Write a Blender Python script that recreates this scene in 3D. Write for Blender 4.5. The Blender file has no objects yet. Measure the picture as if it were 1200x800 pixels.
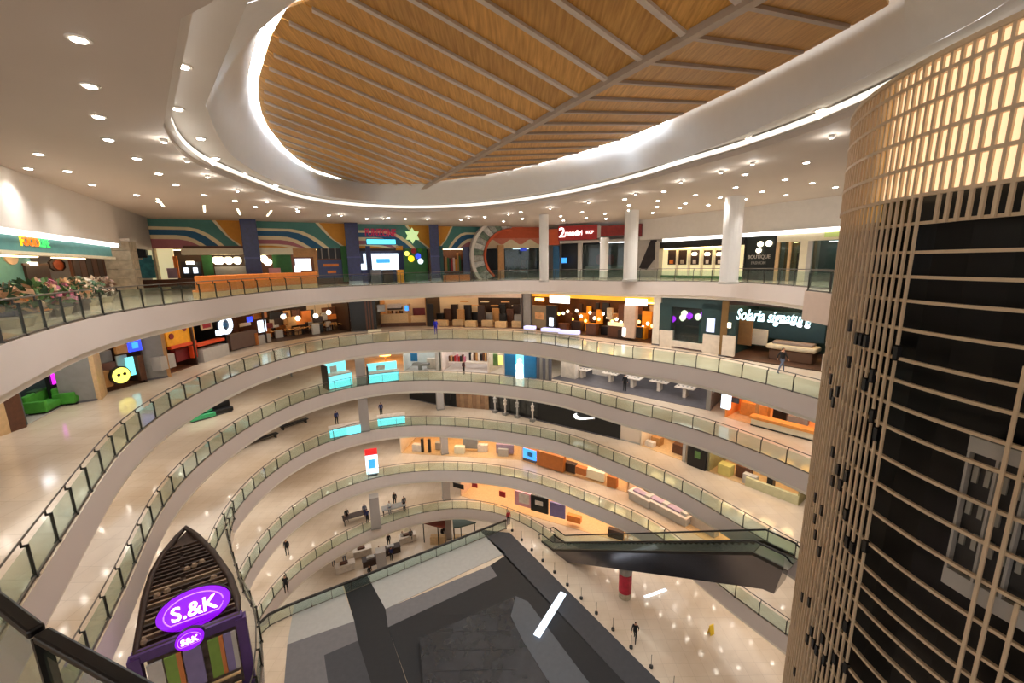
import bpy, bmesh, math, random
import numpy as np
from mathutils import Matrix, Vector
random.seed(7)
PI = math.pi
SC = bpy.context.scene
COL = SC.collection

# ------------------------------------------------------------------ camera
EYE = 1.75
F, PITCH, ROLL = 480.0, math.radians(10.8), math.radians(1.1)
cp, sp, cr, sr = math.cos(PITCH), math.sin(PITCH), math.cos(ROLL), math.sin(ROLL)
_r0, _u0 = Vector((1, 0, 0)), Vector((0, sp, cp))
_right = cr * _r0 - sr * _u0
_up = sr * _r0 + cr * _u0
_back = _right.cross(_up)
cam_data = bpy.data.cameras.new('camera')
cam_data.sensor_fit = 'HORIZONTAL'
cam_data.sensor_width = 36.0
cam_data.lens = F / 1200 * 36.0
cam_data.clip_start, cam_data.clip_end = 0.05, 500
cam = bpy.data.objects.new('camera', cam_data)
COL.objects.link(cam)
M = Matrix((_right, _up, _back)).transposed().to_4x4()
M.translation = Vector((0, 0, EYE))
cam.matrix_world = M
SC.camera = cam
SC.view_settings.view_transform = 'Standard'
SC.view_settings.look = 'None'
SC.view_settings.gamma = 1.0
SC.view_settings.use_curve_mapping = False
SC.view_settings.exposure = 0.55
SC.cycles.use_denoising = True
SC.cycles.max_bounces = 8
SC.cycles.transparent_max_bounces = 24
SC.cycles.sample_clamp_indirect = 4.0

# ------------------------------------------------------------------ world
WORLD = 1.7
w = bpy.data.worlds.new('world'); SC.world = w
w.use_nodes = True
bg = w.node_tree.nodes['Background']
bg.inputs[0].default_value = (0.98, 0.985, 1.0, 1)
bg.inputs[1].default_value = WORLD

LEVEL = {6: 0.0, 5: -5.8, 4: -10.5, 3: -15.4, 2: -20.4, 1: -25.4, 0: -30.4}
CEIL = 6.0
CX, CY = -1.0, 24.0
RING = {
 6: [20.011, -3.184, 2.306, 1.341, -2.589, 0.129, 1.202, -0.59, -0.291, 0.784, -0.12, 0.341, 0.528],
 5: [19.345, -4.366, -0.461, 1.897, -4.199, -0.577, 0.806, -0.089, -0.533, 0.128, 0.246, -0.019, 0.162],
 4: [20.032, -4.205, -0.499, 1.821, -4.553, -0.72, 0.638, -0.404, -0.305, 0.041, 0.083, -0.125, 0.238],
 3: [19.623, -4.242, -0.398, 2.199, -4.68, -1.007, 0.84, -0.62, -0.084, 0.164, -0.063, -0.091, 0.298],
 2: [19.508, -4.487, -0.319, 2.159, -4.394, -0.879, 0.952, -0.618, -0.151, 0.246, -0.111, 0.086, 0.213],
 1: [19.178, -4.653, -0.211, 2.321, -4.701, -0.804, 0.788, -0.261, -0.169, 0.528, -0.419, 0.015, -0.018]}

def ring_r(k, ph):
    c = RING[k]; r = c[0]
    for n in range(1, 7):
        r += c[2*n-1] * math.cos(n*ph) + c[2*n] * math.sin(n*ph)
    return r
def ring_pt(k, ph, off=0.0):
    r = ring_r(k, ph) + off
    return (CX + r * math.sin(ph), CY + r * math.cos(ph))

# interior fill: unseen area lights added under the soffit of every gallery
def area(name, loc, sx, sy, power, color, rot=(0, 0, 0)):
    l = bpy.data.lights.new(name, 'AREA'); l.shape = 'RECTANGLE'
    l.size, l.size_y, l.energy, l.color = sx, sy, power, color
    o = bpy.data.objects.new(name, l); o.location = loc; o.rotation_euler = rot
    COL.objects.link(o); return o
P_GALLERY = 95
for k in (5, 4, 3, 2, 1, 0):
    ztop = LEVEL[k+1] - 1.42
    for d in (-135, -100, -68, -36, -8, 20, 50, 84):
        ph = math.radians(d)
        kk = max(k, 1)
        x, y = ring_pt(kk, ph, 4.2)
        area('gallery_fill', (x, y, ztop), 9, 3.2, P_GALLERY, (1.0, 0.96, 0.91), (0, 0, -ph))

# ------------------------------------------------------------------ helpers
def lin(c):
    out = []
    for v in c[:3]:
        v /= 255.0
        out.append(v / 12.92 if v <= 0.04045 else ((v + 0.055) / 1.055) ** 2.4)
    return (out[0], out[1], out[2], 1)

MATS = {}
def mat(name, col, rough=0.5, metal=0.0, var=0.06, scale=3.0, emit=0.0, ecol=None, bump=0.0, spec=0.5):
    if name in MATS: return MATS[name]
    m = bpy.data.materials.new(name); m.use_nodes = True
    nt = m.node_tree; b = nt.nodes['Principled BSDF']
    b.inputs['Roughness'].default_value = rough
    b.inputs['Metallic'].default_value = metal
    b.inputs['Specular IOR Level'].default_value = spec
    L = lin(col)
    if var > 0:
        tc = nt.nodes.new('ShaderNodeTexCoord')
        n = nt.nodes.new('ShaderNodeTexNoise'); n.inputs['Scale'].default_value = scale
        n.inputs['Detail'].default_value = 4
        cr_ = nt.nodes.new('ShaderNodeValToRGB')
        cr_.color_ramp.elements[0].position = 0.3; cr_.color_ramp.elements[1].position = 0.7
        cr_.color_ramp.elements[0].color = tuple(v * (1 - var * 1.5) for v in L[:3]) + (1,)
        cr_.color_ramp.elements[1].color = tuple(min(1, v * (1 + var)) for v in L[:3]) + (1,)
        nt.links.new(tc.outputs['Object'], n.inputs['Vector'])
        nt.links.new(n.outputs['Fac'], cr_.inputs['Fac'])
        nt.links.new(cr_.outputs['Color'], b.inputs['Base Color'])
        if bump:
            bp_ = nt.nodes.new('ShaderNodeBump'); bp_.inputs['Strength'].default_value = bump
            nt.links.new(n.outputs['Fac'], bp_.inputs['Height'])
            nt.links.new(bp_.outputs['Normal'], b.inputs['Normal'])
    else:
        b.inputs['Base Color'].default_value = L
    if emit:
        b.inputs['Emission Color'].default_value = lin(ecol or col)
        b.inputs['Emission Strength'].default_value = emit
    MATS[name] = m
    return m

def glass_mat(name, tint, body, fac, rough=0.05):
    m = bpy.data.materials.new(name); m.use_nodes = True
    nt = m.node_tree; nt.nodes.clear()
    out = nt.nodes.new('ShaderNodeOutputMaterial')
    tr = nt.nodes.new('ShaderNodeBsdfTransparent'); tr.inputs[0].default_value = lin(tint)
    df = nt.nodes.new('ShaderNodeBsdfDiffuse'); df.inputs[0].default_value = lin(body)
    gl = nt.nodes.new('ShaderNodeBsdfGlossy'); gl.inputs['Roughness'].default_value = rough
    m1 = nt.nodes.new('ShaderNodeMixShader'); m1.inputs[0].default_value = fac
    m2 = nt.nodes.new('ShaderNodeMixShader')
    lw = nt.nodes.new('ShaderNodeLayerWeight'); lw.inputs[0].default_value = .5
    pw = nt.nodes.new('ShaderNodeMath'); pw.operation = 'POWER'; pw.inputs[1].default_value = 4
    fr = nt.nodes.new('ShaderNodeMath'); fr.operation = 'MULTIPLY_ADD'; fr.inputs[1].default_value = .45; fr.inputs[2].default_value = .03
    nt.links.new(lw.outputs['Facing'], pw.inputs[0]); nt.links.new(pw.outputs[0], fr.inputs[0])
    nt.links.new(tr.outputs[0], m1.inputs[1]); nt.links.new(df.outputs[0], m1.inputs[2])
    nt.links.new(fr.outputs[0], m2.inputs[0])
    nt.links.new(m1.outputs[0], m2.inputs[1]); nt.links.new(gl.outputs[0], m2.inputs[2])
    nt.links.new(m2.outputs[0], out.inputs[0])
    MATS[name] = m
    return m

def wood_ceiling_mat():
    m = bpy.data.materials.new('wood_ceiling'); m.use_nodes = True
    nt = m.node_tree; b = nt.nodes['Principled BSDF']; b.inputs['Roughness'].default_value = 0.45
    tc = nt.nodes.new('ShaderNodeTexCoord')
    mp = nt.nodes.new('ShaderNodeMapping'); mp.inputs['Scale'].default_value = (7, 0.45, 1)
    n = nt.nodes.new('ShaderNodeTexNoise'); n.inputs['Scale'].default_value = 2.0; n.inputs['Detail'].default_value = 6
    r = nt.nodes.new('ShaderNodeValToRGB')
    r.color_ramp.elements[0].position = .32; r.color_ramp.elements[1].position = .7
    r.color_ramp.elements[0].color = lin((196, 142, 66)); r.color_ramp.elements[1].color = lin((232, 180, 96))
    oi = nt.nodes.new('ShaderNodeObjectInfo')
    hs = nt.nodes.new('ShaderNodeHueSaturation')
    mr = nt.nodes.new('ShaderNodeMapRange'); mr.inputs[3].default_value = .82; mr.inputs[4].default_value = 1.12
    nt.links.new(tc.outputs['Object'], mp.inputs[0]); nt.links.new(mp.outputs[0], n.inputs['Vector'])
    nt.links.new(n.outputs['Fac'], r.inputs[0]); nt.links.new(r.outputs[0], hs.inputs['Color'])
    nt.links.new(oi.outputs['Random'], mr.inputs[0]); nt.links.new(mr.outputs[0], hs.inputs['Value'])
    nt.links.new(hs.outputs[0], b.inputs['Base Color'])
    MATS['wood_ceiling'] = m
    return m

def floor_mat(name, a, b_, rough):
    m = bpy.data.materials.new(name); m.use_nodes = True
    nt = m.node_tree; b = nt.nodes['Principled BSDF']
    b.inputs['Roughness'].default_value = rough
    tc = nt.nodes.new('ShaderNodeTexCoord')
    n = nt.nodes.new('ShaderNodeTexNoise'); n.inputs['Scale'].default_value = .18; n.inputs['Detail'].default_value = 5
    r = nt.nodes.new('ShaderNodeValToRGB')
    r.color_ramp.elements[0].position = .38; r.color_ramp.elements[1].position = .62
    r.color_ramp.elements[0].color = lin(a); r.color_ramp.elements[1].color = lin(b_)
    br = nt.nodes.new('ShaderNodeTexBrick'); br.offset = 0
    br.inputs['Scale'].default_value = 1.0; br.inputs['Brick Width'].default_value = .9; br.inputs['Row Height'].default_value = .9
    br.inputs['Mortar Size'].default_value = .008
    br.inputs['Color1'].default_value = (1, 1, 1, 1); br.inputs['Color2'].default_value = (.95, .94, .93, 1); br.inputs['Mortar'].default_value = (.75, .72, .7, 1)
    mx = nt.nodes.new('ShaderNodeMixRGB'); mx.blend_type = 'MULTIPLY'; mx.inputs[0].default_value = 1
    nt.links.new(tc.outputs['Object'], n.inputs['Vector']); nt.links.new(tc.outputs['Object'], br.inputs['Vector'])
    nt.links.new(n.outputs['Fac'], r.inputs[0]); nt.links.new(r.outputs[0], mx.inputs[1]); nt.links.new(br.outputs[0], mx.inputs[2])
    nt.links.new(mx.outputs[0], b.inputs['Base Color'])
    MATS[name] = m
    return m

def new_mesh(name, verts, faces, m=None, smooth=False):
    me = bpy.data.meshes.new(name)
    me.from_pydata([tuple(v) for v in verts], [], faces)
    bm = bmesh.new(); bm.from_mesh(me); bmesh.ops.recalc_face_normals(bm, faces=bm.faces); bm.to_mesh(me); bm.free()
    if m: me.materials.append(m)
    if smooth: me.polygons.foreach_set('use_smooth', [True] * len(me.polygons))
    me.update()
    return me
def link(name, me, parent=None, loc=None, rot=None, scale=None):
    o = bpy.data.objects.new(name, me)
    if parent is not None: o.parent = parent
    if loc is not None: o.location = loc
    if rot is not None: o.rotation_euler = rot
    if scale is not None: o.scale = scale
    COL.objects.link(o)
    return o
def tag(o, label=None, cat=None, group=None, kind=None):
    if label: o['label'] = label
    if cat: o['category'] = cat
    if group: o['group'] = group
    if kind: o['kind'] = kind
    return o
BOXF = [(0, 1, 3, 2), (4, 6, 7, 5), (0, 4, 5, 1), (2, 3, 7, 6), (0, 2, 6, 4), (1, 5, 7, 3)]
def box_v(x0, x1, y0, y1, z0, z1):
    return [(x, y, z) for x in (x0, x1) for y in (y0, y1) for z in (z0, z1)]
def boxes_mesh(name, boxes, m):
    V, Fc = [], []
    for b in boxes:
        o = len(V); V += box_v(*b); Fc += [tuple(i + o for i in f) for f in BOXF]
    return new_mesh(name, V, Fc, m)
def bevel_box_mesh(name, x0, x1, y0, y1, z0, z1, m, bev=.04, seg=2):
    bm = bmesh.new(); bmesh.ops.create_cube(bm, size=1)
    for v in bm.verts:
        v.co = Vector(((x0+x1)/2 + v.co.x*(x1-x0), (y0+y1)/2 + v.co.y*(y1-y0), (z0+z1)/2 + v.co.z*(z1-z0)))
    bmesh.ops.bevel(bm, geom=list(bm.edges), offset=bev, segments=seg, affect='EDGES', profile=.5)
    me = bpy.data.meshes.new(name); bm.to_mesh(me); bm.free(); me.materials.append(m)
    return me
def prism_mesh(name, poly, z0, z1, m):
    n = len(poly)
    V = [(x, y, z0) for x, y in poly] + [(x, y, z1) for x, y in poly]
    Fc = [tuple(range(n))[::-1], tuple(range(n, 2*n))] + [(i, (i+1) % n, n + (i+1) % n, n + i) for i in range(n)]
    return new_mesh(name, V, Fc, m)
def wallpoly_mesh(name, poly, y0, y1, m):   # polygon in x,z extruded along y
    n = len(poly)
    V = [(x, y0, z) for x, z in poly] + [(x, y1, z) for x, z in poly]
    Fc = [tuple(range(n)), tuple(range(n, 2*n))[::-1]] + [(i, (i+1) % n, n + (i+1) % n, n + i) for i in range(n)]
    return new_mesh(name, V, Fc, m)
def lathe_mesh(name, prof, m, n=16, cx=0, cy=0, sx=1, sy=1):
    V, Fc = [], []
    for r, z in prof:
        for i in range(n):
            a = 2*PI*i/n; V.append((cx + sx*r*math.cos(a), cy + sy*r*math.sin(a), z))
    for j in range(len(prof)-1):
        for i in range(n):
            Fc.append((j*n+i, j*n+(i+1) % n, (j+1)*n+(i+1) % n, (j+1)*n+i))
    Fc.append(tuple(range(n))[::-1]); Fc.append(tuple((len(prof)-1)*n+i for i in range(n)))
    return new_mesh(name, V, Fc, m, smooth=False)
def disc_mesh(name, r, y0, y1, m, n=24, rx=None):   # disc facing -y
    rx = rx or r
    return wallpoly_mesh(name, [(rx*math.cos(2*PI*i/n), r*math.sin(2*PI*i/n)) for i in range(n)], y0, y1, m)
def tube_mesh(name, path, r, m, n=6, closed=False):
    P = [Vector(p) for p in path]; V, Fc = [], []
    N = len(P)
    for i, p in enumerate(P):
        a = P[i-1] if (i > 0 or closed) else p
        b = P[(i+1) % N] if (i < N-1 or closed) else p
        t = (b - a).normalized()
        up = Vector((0, 0, 1)) if abs(t.z) < .9 else Vector((1, 0, 0))
        s = t.cross(up).normalized(); u = s.cross(t)
        for j in range(n):
            an = 2*PI*j/n
            V.append(p + s*r*math.cos(an) + u*r*math.sin(an))
    for i in range(N if closed else N-1):
        k = (i+1) % N
        for j in range(n): Fc.append((i*n+j, i*n+(j+1) % n, k*n+(j+1) % n, k*n+j))
    if not closed:
        Fc.append(tuple(range(n))[::-1]); Fc.append(tuple((N-1)*n+j for j in range(n)))
    return new_mesh(name, V, Fc, m, smooth=True)
def strip_mesh(name, rows, m, closed=True, smooth=False):
    # rows: list of equally long point loops, quads between neighbouring rows
    n = len(rows[0]); V = [p for r in rows for p in r]; Fc = []
    for j in range(len(rows)-1):
        for i in range(n if closed else n-1):
            Fc.append((j*n+i, j*n+(i+1) % n, (j+1)*n+(i+1) % n, (j+1)*n+i))
    me = bpy.data.meshes.new(name); me.from_pydata([tuple(p) for p in V], [], Fc)
    me.materials.append(m)
    if smooth: me.polygons.foreach_set('use_smooth', [True]*len(me.polygons))
    me.update(); return me

# sight line of a spot in the photo, met with a real floor, ceiling or wall
def ray(px, py):
    u, v = px - 600.0, 400.0 - py
    U, V = u*cr + v*sr, -u*sr + v*cr
    return Vector((U, F*cp + V*sp, V*cp - F*sp))
def at(px, py, z):
    r = ray(px, py); t = (z - EYE) / r.z
    return (r.x*t, r.y*t)
def height_at(px, py, P):
    r = ray(px, py); d = math.hypot(*P) / math.hypot(r.x, r.y)
    return EYE + r.z*d

class Thing:
    def __init__(s, name, label, cat, loc=(0, 0, 0), rot=0.0, group=None, kind=None):
        s.o = bpy.data.objects.new(name, None); COL.objects.link(s.o)
        s.o.empty_display_size = .2
        s.o.location = loc; s.o.rotation_euler = (0, 0, rot)
        tag(s.o, label, cat, group, kind)
    def add(s, name, me, parent=None, loc=None, rot=None):
        return link(name, me, parent or s.o, loc, rot)
    def box(s, name, m, x0, x1, y0, y1, z0, z1, parent=None):
        return s.add(name, boxes_mesh(name, [(x0, x1, y0, y1, z0, z1)], m), parent)
    def rbox(s, name, m, x0, x1, y0, y1, z0, z1, bev=.04, parent=None):
        return s.add(name, bevel_box_mesh(name, x0, x1, y0, y1, z0, z1, m, bev), parent)
    def boxes(s, name, m, bs, parent=None):
        return s.add(name, boxes_mesh(name, bs, m), parent)
    def text(s, name, body, m, x, y, z, size, rot=(PI/2, 0, 0), ext=.02, shear=0, parent=None, align='CENTER', width=None):
        cu = bpy.data.curves.new(name, 'FONT'); cu.body = body; cu.size = size; cu.extrude = ext
        cu.align_x = align; cu.align_y = 'CENTER'; cu.shear = shear; cu.resolution_u = 3; cu.offset = size * .012
        t = bpy.data.objects.new(name, cu); COL.objects.link(t)
        dg = bpy.context.evaluated_depsgraph_get()
        me = bpy.data.meshes.new_from_object(t.evaluated_get(dg))
        COL.objects.unlink(t); bpy.data.objects.remove(t); bpy.data.curves.remove(cu)
        me.materials.clear(); me.materials.append(m)
        if width:
            xs = [v.co.x for v in me.vertices]; k = width / (max(xs) - min(xs))
            for v in me.vertices: v.co.x *= k
        return s.add(name, me, parent, (x, y, z), rot)

class Front(Thing):
    """a shop front: origin at its left foot, local x along the front, +y into the shop"""
    def __init__(s, name, label, cat, z, P0, P1, group=None):
        s.P0, s.P1, s.z = Vector((P0[0], P0[1])), Vector((P1[0], P1[1])), z
        d = s.P1 - s.P0; s.W = d.length; s.u = d.normalized(); s.n = Vector((-s.u.y, s.u.x))
        Thing.__init__(s, name, label, cat, (P0[0], P0[1], z), math.atan2(d.y, d.x), group)
    def loc(s, px, py, y=0.0):
        r = ray(px, py); r2 = Vector((r.x, r.y))
        q = s.P0 + s.n*y
        t = q.dot(s.n) / r2.dot(s.n)
        return ((r2*t - s.P0).dot(s.u), EYE + r.z*t - s.z)
    def rect(s, px0, py0, px1, py1, y=0.0):
        ym = (py0 + py1) / 2
        x0 = s.loc(px0, ym, y)[0]; x1 = s.loc(px1, ym, y)[0]; xm = (px0+px1)/2
        return x0, x1, s.loc(xm, py1, y)[1], s.loc(xm, py0, y)[1]
    def r(s, name, m, px0, py0, px1, py1, y0=-.06, y1=.06, parent=None, zmin=None):
        x0, x1, z0, z1 = s.rect(px0, py0, px1, py1, y0)
        if zmin is not None: z0 = max(z0, zmin)
        return s.box(name, m, x0, x1, y0, y1, z0, z1, parent)
    def shell(s, H, D, wall, floor=None, lamp=None, sides=True, nlamp=3):
        s.box('back_wall', wall, 0, s.W, D, D+.1, 0, H)
        if sides:
            s.box('side_wall', wall, -.06, .06, 0, D, 0, H); s.box('side_wall', wall, s.W-.06, s.W+.06, 0, D, 0, H)
        if floor: s.box('shop_floor', floor, 0, s.W, 0, D, .0, .03)
        if lamp:
            for i in range(nlamp):
                x = s.W*(i+.5)/nlamp
                s.box('ceiling_lamp', lamp, x-s.W/nlamp*.3, x+s.W/nlamp*.3, D*.4, D*.55, H-.1, H-.05)

# ------------------------------------------------------------------ materials
white = mat('white_plaster', (226, 218, 208), .6, var=.02, scale=.4)
fascia_m = mat('fascia_paint', (230, 217, 209), .55, var=.02, scale=.3)
lip_m = mat('fascia_lip', (248, 240, 226), .5, var=.01)
ceil_m = mat('ceiling_paint', (214, 202, 190), .7, var=.02, scale=.3)
soffit_m = mat('soffit_paint', (232, 226, 218), .6, var=.02, scale=.5)
drum_m = mat('drum_paint', (240, 240, 238), .55, var=.01)
tile = floor_mat('marble_tile', (206, 184, 158), (228, 211, 190), .12)
tile_dk = floor_mat('grey_tile', (196, 186, 176), (222, 214, 206), .12)
gal_wall = mat('gallery_wall', (214, 196, 176), .6, var=.03, scale=.5)
glass = glass_mat('railing_glass', (238, 246, 241), (160, 172, 158), .045)
shop_glass = glass_mat('shop_glass', (200, 215, 210), (90, 100, 98), .12)
steel = mat('brushed_steel', (120, 112, 104), .35, .85, var=.05)
dark_metal = mat('dark_metal', (58, 54, 50), .4, .6, var=.05)
black = mat('black_paint', (16, 15, 16), .4, var=.05)
rail_black = mat('black_handrail', (14, 12, 13), .35, var=.05, scale=8)
wood_c = wood_ceiling_mat()
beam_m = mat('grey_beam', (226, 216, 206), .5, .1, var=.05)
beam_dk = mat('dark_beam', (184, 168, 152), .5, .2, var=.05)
gold = mat('champagne_metal', (214, 190, 156), .4, .12, var=.05, scale=6)
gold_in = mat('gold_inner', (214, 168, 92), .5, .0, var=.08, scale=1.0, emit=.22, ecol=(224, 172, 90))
tan_panel = mat('tan_panel', (186, 160, 134), .5, .0, var=.08, scale=2)
gold_glow = mat('lit_cream_panel', (246, 214, 158), .5, var=.04, scale=1.2, emit=.62, ecol=(255, 224, 182))
void_black = mat('black_shaft_glass', (10, 9, 9), .3, var=.15, scale=1.2, spec=.25)
led = mat('cove_led', (255, 255, 250), .5, var=0, emit=75.0, ecol=(226, 240, 255))
led_warm = mat('lip_led', (255, 250, 235), .5, var=0, emit=.75, ecol=(255, 248, 234))
down_e = mat('downlight_glow', (255, 255, 250), .5, var=0, emit=30.0, ecol=(255, 246, 232))
lamp_w = mat('warm_lamp', (255, 236, 200), .5, var=0, emit=7.0, ecol=(255, 214, 150))
lamp_c = mat('cool_lamp', (250, 252, 255), .5, var=0, emit=6.0, ecol=(240, 246, 255))
lamp_amber = mat('amber_lamp', (255, 200, 110), .5, var=0, emit=7.0, ecol=(255, 176, 76))
globe_m = mat('lamp_globe', (255, 248, 226), .4, var=0, emit=3.0, ecol=(255, 240, 205))
scr_w = mat('white_screen', (235, 245, 255), .3, var=0, emit=1.3, ecol=(220, 238, 255))
scr_cyan = mat('cyan_screen', (120, 230, 240), .3, var=0, emit=.85, ecol=(120, 232, 240))
scr_blue = mat('blue_screen', (40, 60, 230), .3, var=0, emit=1.0, ecol=(50, 70, 240))
scr_sky = mat('sky_screen', (90, 170, 250), .3, var=0, emit=1.0, ecol=(40, 140, 250))
scr_mag = mat('magenta_screen', (220, 60, 230), .3, var=0, emit=1.0, ecol=(226, 40, 236))
scr_yel = mat('yellow_sign', (240, 236, 110), .3, var=0, emit=.9, ecol=(246, 240, 110))
sign_white = mat('lit_white_sign', (255, 255, 252), .4, var=0, emit=1.6, ecol=(255, 254, 250))
sign_green = mat('lit_green_sign', (70, 220, 100), .4, var=0, emit=.9, ecol=(60, 220, 100))
sign_orange = mat('lit_orange_sign', (250, 120, 30), .4, var=0, emit=.9, ecol=(252, 110, 26))
sign_yellow = mat('lit_yellow_sign', (252, 210, 40), .4, var=0, emit=.9, ecol=(252, 210, 30))
purple_e = mat('purple_sign', (140, 20, 220), .3, var=0, emit=.75, ecol=(128, 8, 215))
purple_lamp = mat('purple_lamp', (190, 40, 250), .3, var=0, emit=2.0, ecol=(190, 20, 250))
teal_m = mat('teal_paint', (92, 148, 146), .6, var=.06)
teal_d = mat('dark_teal_paint', (44, 96, 100), .6, var=.06)
brown = mat('brown_wood', (92, 54, 32), .5, var=.15, scale=5)
brown_d = mat('dark_brown_wood', (52, 32, 22), .5, var=.15, scale=5)
tan = mat('tan_wood', (190, 140, 84), .5, var=.1, scale=5)
tan_l = mat('pale_wood', (214, 178, 130), .5, var=.08, scale=5)
orange_m = mat('orange_paint', (226, 130, 50), .5, var=.08)
orange_y = mat('amber_paint', (236, 160, 30), .5, var=.08)
red_m = mat('red_paint', (170, 30, 28), .5, var=.08)
red_d = mat('dark_red_paint', (120, 24, 26), .5, var=.05)
navy = mat('navy_tile', (30, 31, 84), .3, var=.25, scale=4)
grey_m = mat('grey_laminate', (140, 136, 130), .5, var=.06)
grey_l = mat('pale_grey_laminate', (186, 180, 172), .5, var=.05)
grey_d = mat('dark_grey_floor', (96, 92, 96), .45, var=.12, scale=2)
stone_m = mat('beige_stone', (186, 172, 146), .6, var=.2, scale=3)
cream_m = mat('cream_panel', (236, 226, 196), .5, var=.03)
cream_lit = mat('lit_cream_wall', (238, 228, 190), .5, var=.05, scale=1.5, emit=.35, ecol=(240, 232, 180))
green_m = mat('green_fabric', (70, 150, 44), .8, var=.12)
green_d = mat('green_paint', (50, 110, 56), .6, var=.08)
shop_green = mat('deep_green_panel', (34, 58, 58), .45, var=.08)
blue_m = mat('blue_paint', (28, 116, 170), .5, var=.06)
blue_d = mat('dark_blue_paint', (24, 84, 124), .5, var=.06)
mauve = mat('mauve_paint', (168, 104, 112), .6, var=.05)
cyan_m = mat('cyan_panel', (130, 214, 222), .4, var=.03, emit=.25, ecol=(120, 225, 235))
car_g = mat('carpet_pale_grey', (176, 174, 170), .9, var=.03, scale=3)
car_m = mat('carpet_mid_grey', (112, 110, 112), .9, var=.05, scale=3)
car_d = mat('carpet_dark_grey', (68, 68, 72), .85, var=.05, scale=3)
car_b = mat('carpet_black', (24, 24, 28), .7, var=.1, scale=3)
gloss_b = mat('black_gloss_stage', (36, 36, 42), .25, var=.3, scale=1.2)
skin_m = mat('skin', (190, 140, 110), .6, var=.03)
hair_m = mat('black_hair', (22, 18, 16), .6, var=.05)

# ------------------------------------------------------------------ gallery slabs
NSEG = 240
PHS = [-PI + 2*PI*i/NSEG for i in range(NSEG)]
def circ_out(k, ph): return ring_pt(k, ph, 18.0)
SIDES = {6: 'top', 5: 'fifth', 4: 'fourth', 3: 'third', 2: 'second', 1: 'first'}
for k in (6, 5, 4, 3, 2, 1):
    z = LEVEL[k]
    T = 1.38
    inner = [ring_pt(k, p) for p in PHS]
    in2 = [ring_pt(k, p, .12) for p in PHS]
    outer = [circ_out(k, p) for p in PHS]
    L3 = lambda pts, zz: [(x, y, zz) for x, y in pts]
    fl = link('floor', strip_mesh('floor', [L3(inner, z), L3(outer, z)], tile))
    tag(fl, 'glossy cream marble floor of the %s gallery' % SIDES[k], 'floor', kind='structure')
    fa = link('trim_%d' % k, strip_mesh('trim', [L3(inner, z), L3(inner, z-1.14), L3(in2, z-1.16)], fascia_m, smooth=False))
    tag(fa, 'plain pinkish grey curved fascia band of the %s gallery edge' % SIDES[k], 'fascia', kind='structure')
    ft = link('trim_%d' % (k+10), strip_mesh('trim', [L3(in2, z-1.16), L3(in2, z-T), L3(ring_pt_row := [ring_pt(k, p, .5) for p in PHS], z-T)], lip_m))
    tag(ft, 'pale lower lip under the curved fascia of the %s gallery' % SIDES[k], 'trim', kind='structure')
    ce = link('ceiling', strip_mesh('ceiling', [L3(ring_pt_row, z-T), L3(outer, z-T)], ceil_m))
    tag(ce, 'cream soffit under the %s gallery' % SIDES[k], 'ceiling', kind='structure')
    # outer wall of the gallery on this floor and the one below share this ring
    top = CEIL + .05 if k == 6 else LEVEL[k+1] - T
    p2 = [p for p in PHS if -2.55 < p < 2.1]
    wa = link('wall_back', strip_mesh('wall', [L3([ring_pt(k, p, 16.0 if k == 6 else 13.5) for p in p2], z), L3([ring_pt(k, p, 16.0 if k == 6 else 13.5) for p in p2], top)], gal_wall if k < 6 else white, closed=False))
    tag(wa, 'curved back wall behind the shops of the %s gallery' % SIDES[k], 'wall', kind='structure')
gf = link('floor', new_mesh('floor', [(-60, -30, LEVEL[0]), (60, -30, LEVEL[0]), (60, 90, LEVEL[0]), (-60, 90, LEVEL[0])], [(0, 1, 2, 3)], tile))
tag(gf, 'bright cream floor of the lowest hall', 'floor', kind='structure')
wg = link('wall_back', strip_mesh('wall', [[(*ring_pt(1, p, 13.5), LEVEL[0]) for p in PHS], [(*ring_pt(1, p, 13.5), LEVEL[1]-1.38) for p in PHS]], gal_wall))
tag(wg, 'curved back wall of the lowest hall', 'wall', kind='structure')

# small recessed lamps in the soffits; the glossy floors mirror them
for k in (6, 5, 4, 3, 2):
    V, Fc = [], []
    for off in (1.6, 3.4, 6.2):
        for d in np.arange(-135, 100, 5.2):
            x, y = ring_pt(k, math.radians(d), off); o = len(V)
            for i in range(8): V.append((x + .11*math.cos(PI/4*i), y + .11*math.sin(PI/4*i), LEVEL[k]-1.395))
            Fc.append(tuple(range(o, o+8)))
    par = [q for q in bpy.data.objects if q.name.startswith('ceiling') and SIDES[k] in q.get('label', '')][0]
    tag(link('recessed_lamps', new_mesh('recessed_lamps', V, Fc, down_e), par), kind='stuff')

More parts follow.
